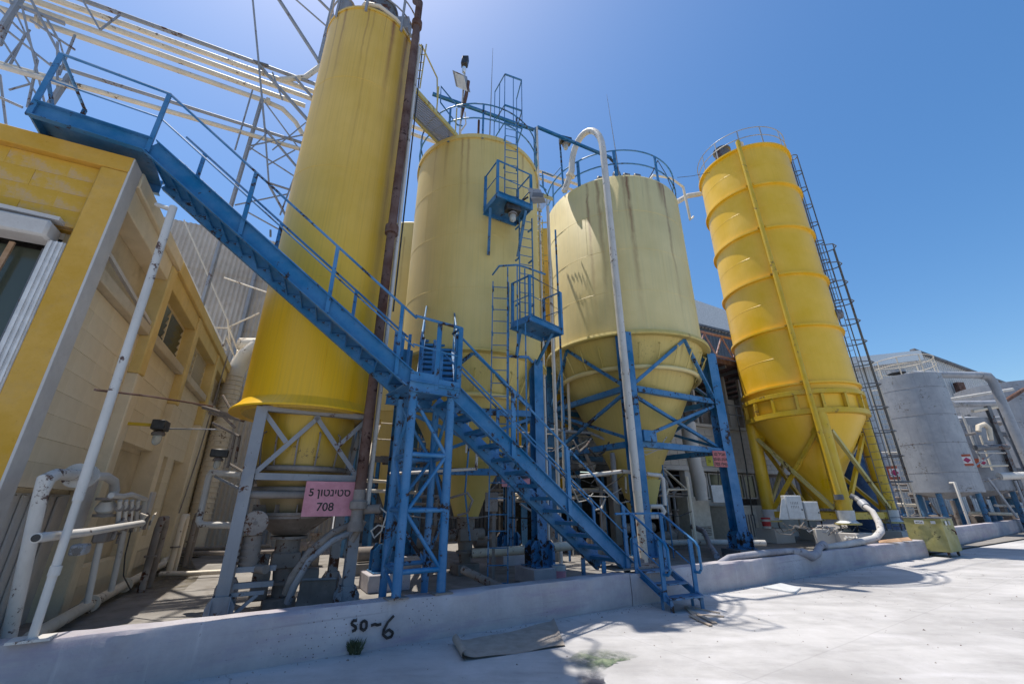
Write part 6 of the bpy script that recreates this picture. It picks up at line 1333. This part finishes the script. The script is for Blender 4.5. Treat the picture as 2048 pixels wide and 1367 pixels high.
for i in range(9):
    s = -4 + i * 1.25; MB().beam(Q0 + QD * s + QN * 1.2 + V(0, 0, 8.5), Q0 + QD * (s + .62) + QN * 1.2 + V(0, 0, 9.55), .06, .06).build('web_bar', M['pinktruss'], rt_); MB().beam(Q0 + QD * (s + .62) + QN * 1.2 + V(0, 0, 9.55), Q0 + QD * (s + 1.25) + QN * 1.2 + V(0, 0, 8.5), .06, .06).build('web_bar', M['pinktruss'], rt_)
ac = thing('vent_cabinet', 'cream louvred ventilation cabinet standing behind the red sign column', 'cabinet', V(9.3, 19.6, .05))
def Ab(x0, x1, y0, y1, z0, z1): return MB().obox(V(9.05, 19.1, 0) + QD * (x0 + x1) / 2 - QN * (y0 + y1) / 2 + V(0, 0, (z0 + z1) / 2), QD * (x1 - x0) / 2, QN * (y1 - y0) / 2, V(0, 0, (z1 - z0) / 2))
Ab(0, 1.9, 0, .9, .05, 1.45).build('housing', M['acwhite'], ac, bevel=.015)
for i in range(8): Ab(.42 + i * .17, .5 + i * .17, -.012, .0, .25, 1.15).build('louvre_slot', M['grey_dark'], ac)
Ab(-.03, 1.93, -.03, .93, 1.45, 1.5).build('lid', M['acwhite'], ac)
ac2 = thing('meter_cabinet', 'grimy pale cabinet with louvres left of the ventilation cabinet', 'cabinet', V(7.6, 19.3, .05))
MB().obox(V(7.6, 18.9, .95), QD * .62, QN * .3, V(0, 0, .9)).build('housing', M['acwhite'], ac2, bevel=.015)
for i in range(6): MB().obox(V(7.6, 18.9, .4 + .06 * i) + QN * .305 + QD * .2, QD * .3, QN * .006, V(0, 0, .015)).build('louvre', M['grey_dark'], ac2)
eb = thing('junction_box', 'small pale electrical box with cable above the grimy cabinet', 'electrical box', AY(1435, 987, 18))
MB().obox(AY(1435, 987, 18), V(.26, 0, 0), V(0, .1, 0), V(0, 0, .33)).build('box', M['cabinet'], eb, bevel=.012)
MB().tube([AY(1437, 970, 18), AY(1436, 940, 18)], .02, 6).build('cable', M['black'], eb)
dc = thing('fabric_duct', 'torn white wrapped duct hanging down the block building', 'duct', AY(1385, 900, 17.5))
MB().tube([AY(1376, 845, 17.6), AY(1380, 880, 17.5), AY(1390, 930, 17.5), AY(1398, 960, 17.5), AY(1404, 1000, 17.5)], [.28, .3, .25, .27, .22], 16).build('duct', M['white_wall'], dc)
wcn = thing('down_cable', 'dark cable hanging down the block building wall', 'cable', AY(1480, 860, 19))
MB().tube([AY(1478, 850, 19.5), AY(1492, 930, 19.5), AY(1505, 1030, 19.5)], .03, 6).build('cable', M['black'], wcn)
la = ANG(1100, 480, (4.27, 15.1), 2.74) - R(14); ln_ = V(math.cos(la), math.sin(la), 0); lb = S3 + ln_ * 2.95
ladder('pale yellow caged ladder on the left flank of the cream silo', V(lb.x, lb.y, 7.0), V(lb.x, lb.y, 13.1), V(-ln_.y, ln_.x, 0), .45, 24, M['yel_pale'], 'tan tank ladders', stand=(ln_ * -.2, (.1, .4, .7, .97)), rr=.02, cage=(8, 13.2, 18), out=ln_, cagemat=M['yel_pale'])
gb_ = MB(); rnd2 = random.Random(11)
for i in range(900):
    if i < 520: p = CB(rnd2.uniform(-3, 20), -abs(rnd2.gauss(0, .12)) - .02)
    else: p = CB(rnd2.uniform(-2, 22), -rnd2.uniform(.2, 5))
    r_ = rnd2.uniform(.003, .013) * (1 if i % 9 else 1.7); a = rnd2.uniform(0, 3.1)
    gb_.add([p + V(math.cos(a) * r_, math.sin(a) * r_, 0), p + V(math.cos(a + 2.2) * r_, math.sin(a + 2.2) * r_, 0), p + V(math.cos(a + 4.1) * r_, math.sin(a + 4.1) * r_, 0), p + V(0, 0, r_ * .9)], [(0, 1, 3), (1, 2, 3), (2, 0, 3)])
o = gb_.build('grit', M['dusty'], None, (0, 0, 0), smooth=False, kind='stuff'); tag(o, 'scattered grit and crumbs of concrete on the yard along the bund wall', 'grit')
ds = thing('dark_metal_building', 'dark corrugated metal building with pale roof, rising behind the silos', 'building', V(19.5, 40, 0))
corr(ds, V(19.5, 40, 0), V(.899, .438, 0), -9, 20, 0, 18.6, M['dark_sheet'], .5, .05, 'wall_sheet', 0)
for z in (6, 12.4, 18.65): MB().beam(V(19.5, 40, z) - V(.899, .438, 0) * 9 + V(.1, -.2, 0), V(19.5, 40, z) + V(.899, .438, 0) * 20 + V(.1, -.2, 0), .2, .2).build('rail_trim', M['grey_dark'], ds)
MB().prism([V(19.5, 40, 18.8) + V(.899, .438, 0) * s + V(0, -.3, h) for s, h in ((-9, 0), (20, 0), (20, 1.5), (-9, 3.2))], V(-.4, 10, 0)).build('roof', M['white_sheet'], ds)
wsx = thing('white_shed', 'large white metal shed with a gabled end at the right background', 'building', V(48, 48, 0))
pk_, eR_ = AY(1822, 702, 48), AY(2010, 770, 55)
fd = (V(eR_.x, eR_.y, 0) - V(pk_.x, pk_.y, 0)).normalized(); ld = V(fd.y * -1, fd.x, 0)
el = AY(1690, 716, 36)
ldv = V(el.x - pk_.x, el.y - pk_.y, 0); 
def ribwall(a, b, za, zb, n, root, mat):
    d = V(b.x - a.x, b.y - a.y, 0); nn = V(d.y, -d.x, 0).normalized(); vs = []
    for i in range(n + 1):
        for o, t in ((0, 0), (0, .75), (.12, .8), (.12, .95)):
            f = min(1, (i + t) / (n + 1)); p = V(a.x, a.y, 0) + d * f + nn * o; vs += [p, p + V(0, 0, za + (zb - za) * f)]
    return MB().add(vs, [(2 * i, 2 * i + 2, 2 * i + 3, 2 * i + 1) for i in range(len(vs) // 2 - 1)]).build('wall', mat, root, smooth=False)
ribwall(pk_, eR_, pk_.z, eR_.z, 40, wsx, M['white_sheet'])
ribwall(el, V(pk_.x, pk_.y, 0), el.z - 1.0, pk_.z - 1.2, 30, wsx, M['white_sheet'])
MB().prism([V(el.x, el.y, el.z - 1.0), V(pk_.x, pk_.y, pk_.z - 1.2), V(pk_.x, pk_.y, pk_.z), V(el.x, el.y, el.z)], V(.8, -.4, 0)).build('roof_fascia', M['white_sheet'], wsx)
MB().beam(pk_ + V(0, -.2, .1), eR_ + V(0, -.2, .1), .5, .25).build('verge_trim', M['grey_dark'], wsx)
q = AY(1920, 790, 50); MB().obox(q + V(-.3, -.6, 0), V(.5, .1, 0), V(0, .3, 0), V(0, 0, 1.4)).build('door_opening', M['rust'], wsx)
ls = thing('shade_backdrop_shed', 'added dark shed standing in for the deep shade behind the pale silo and the stair tower', 'building', V(-4, 22, 0))  # shed added as a dark backdrop for the gloom under the silos
LS = V(-9, 17.7, 0)
for i in range(12): corr(ls, LS + V(.0, .3, 0), SD, 1.9 + i * 1.0, 1.9 + i * 1.0 + 1.02, 0, 5.2, M['dark_sheet'], .2, .03, 'wall_sheet', 0)
MB().obox(LS + SD * 8 + V(-.9, 2.2, 5.25), SD * 6.2, V(-SD.y, SD.x, 0) * 2.6, V(0, 0, .08)).build('roof', M['block'], ls)
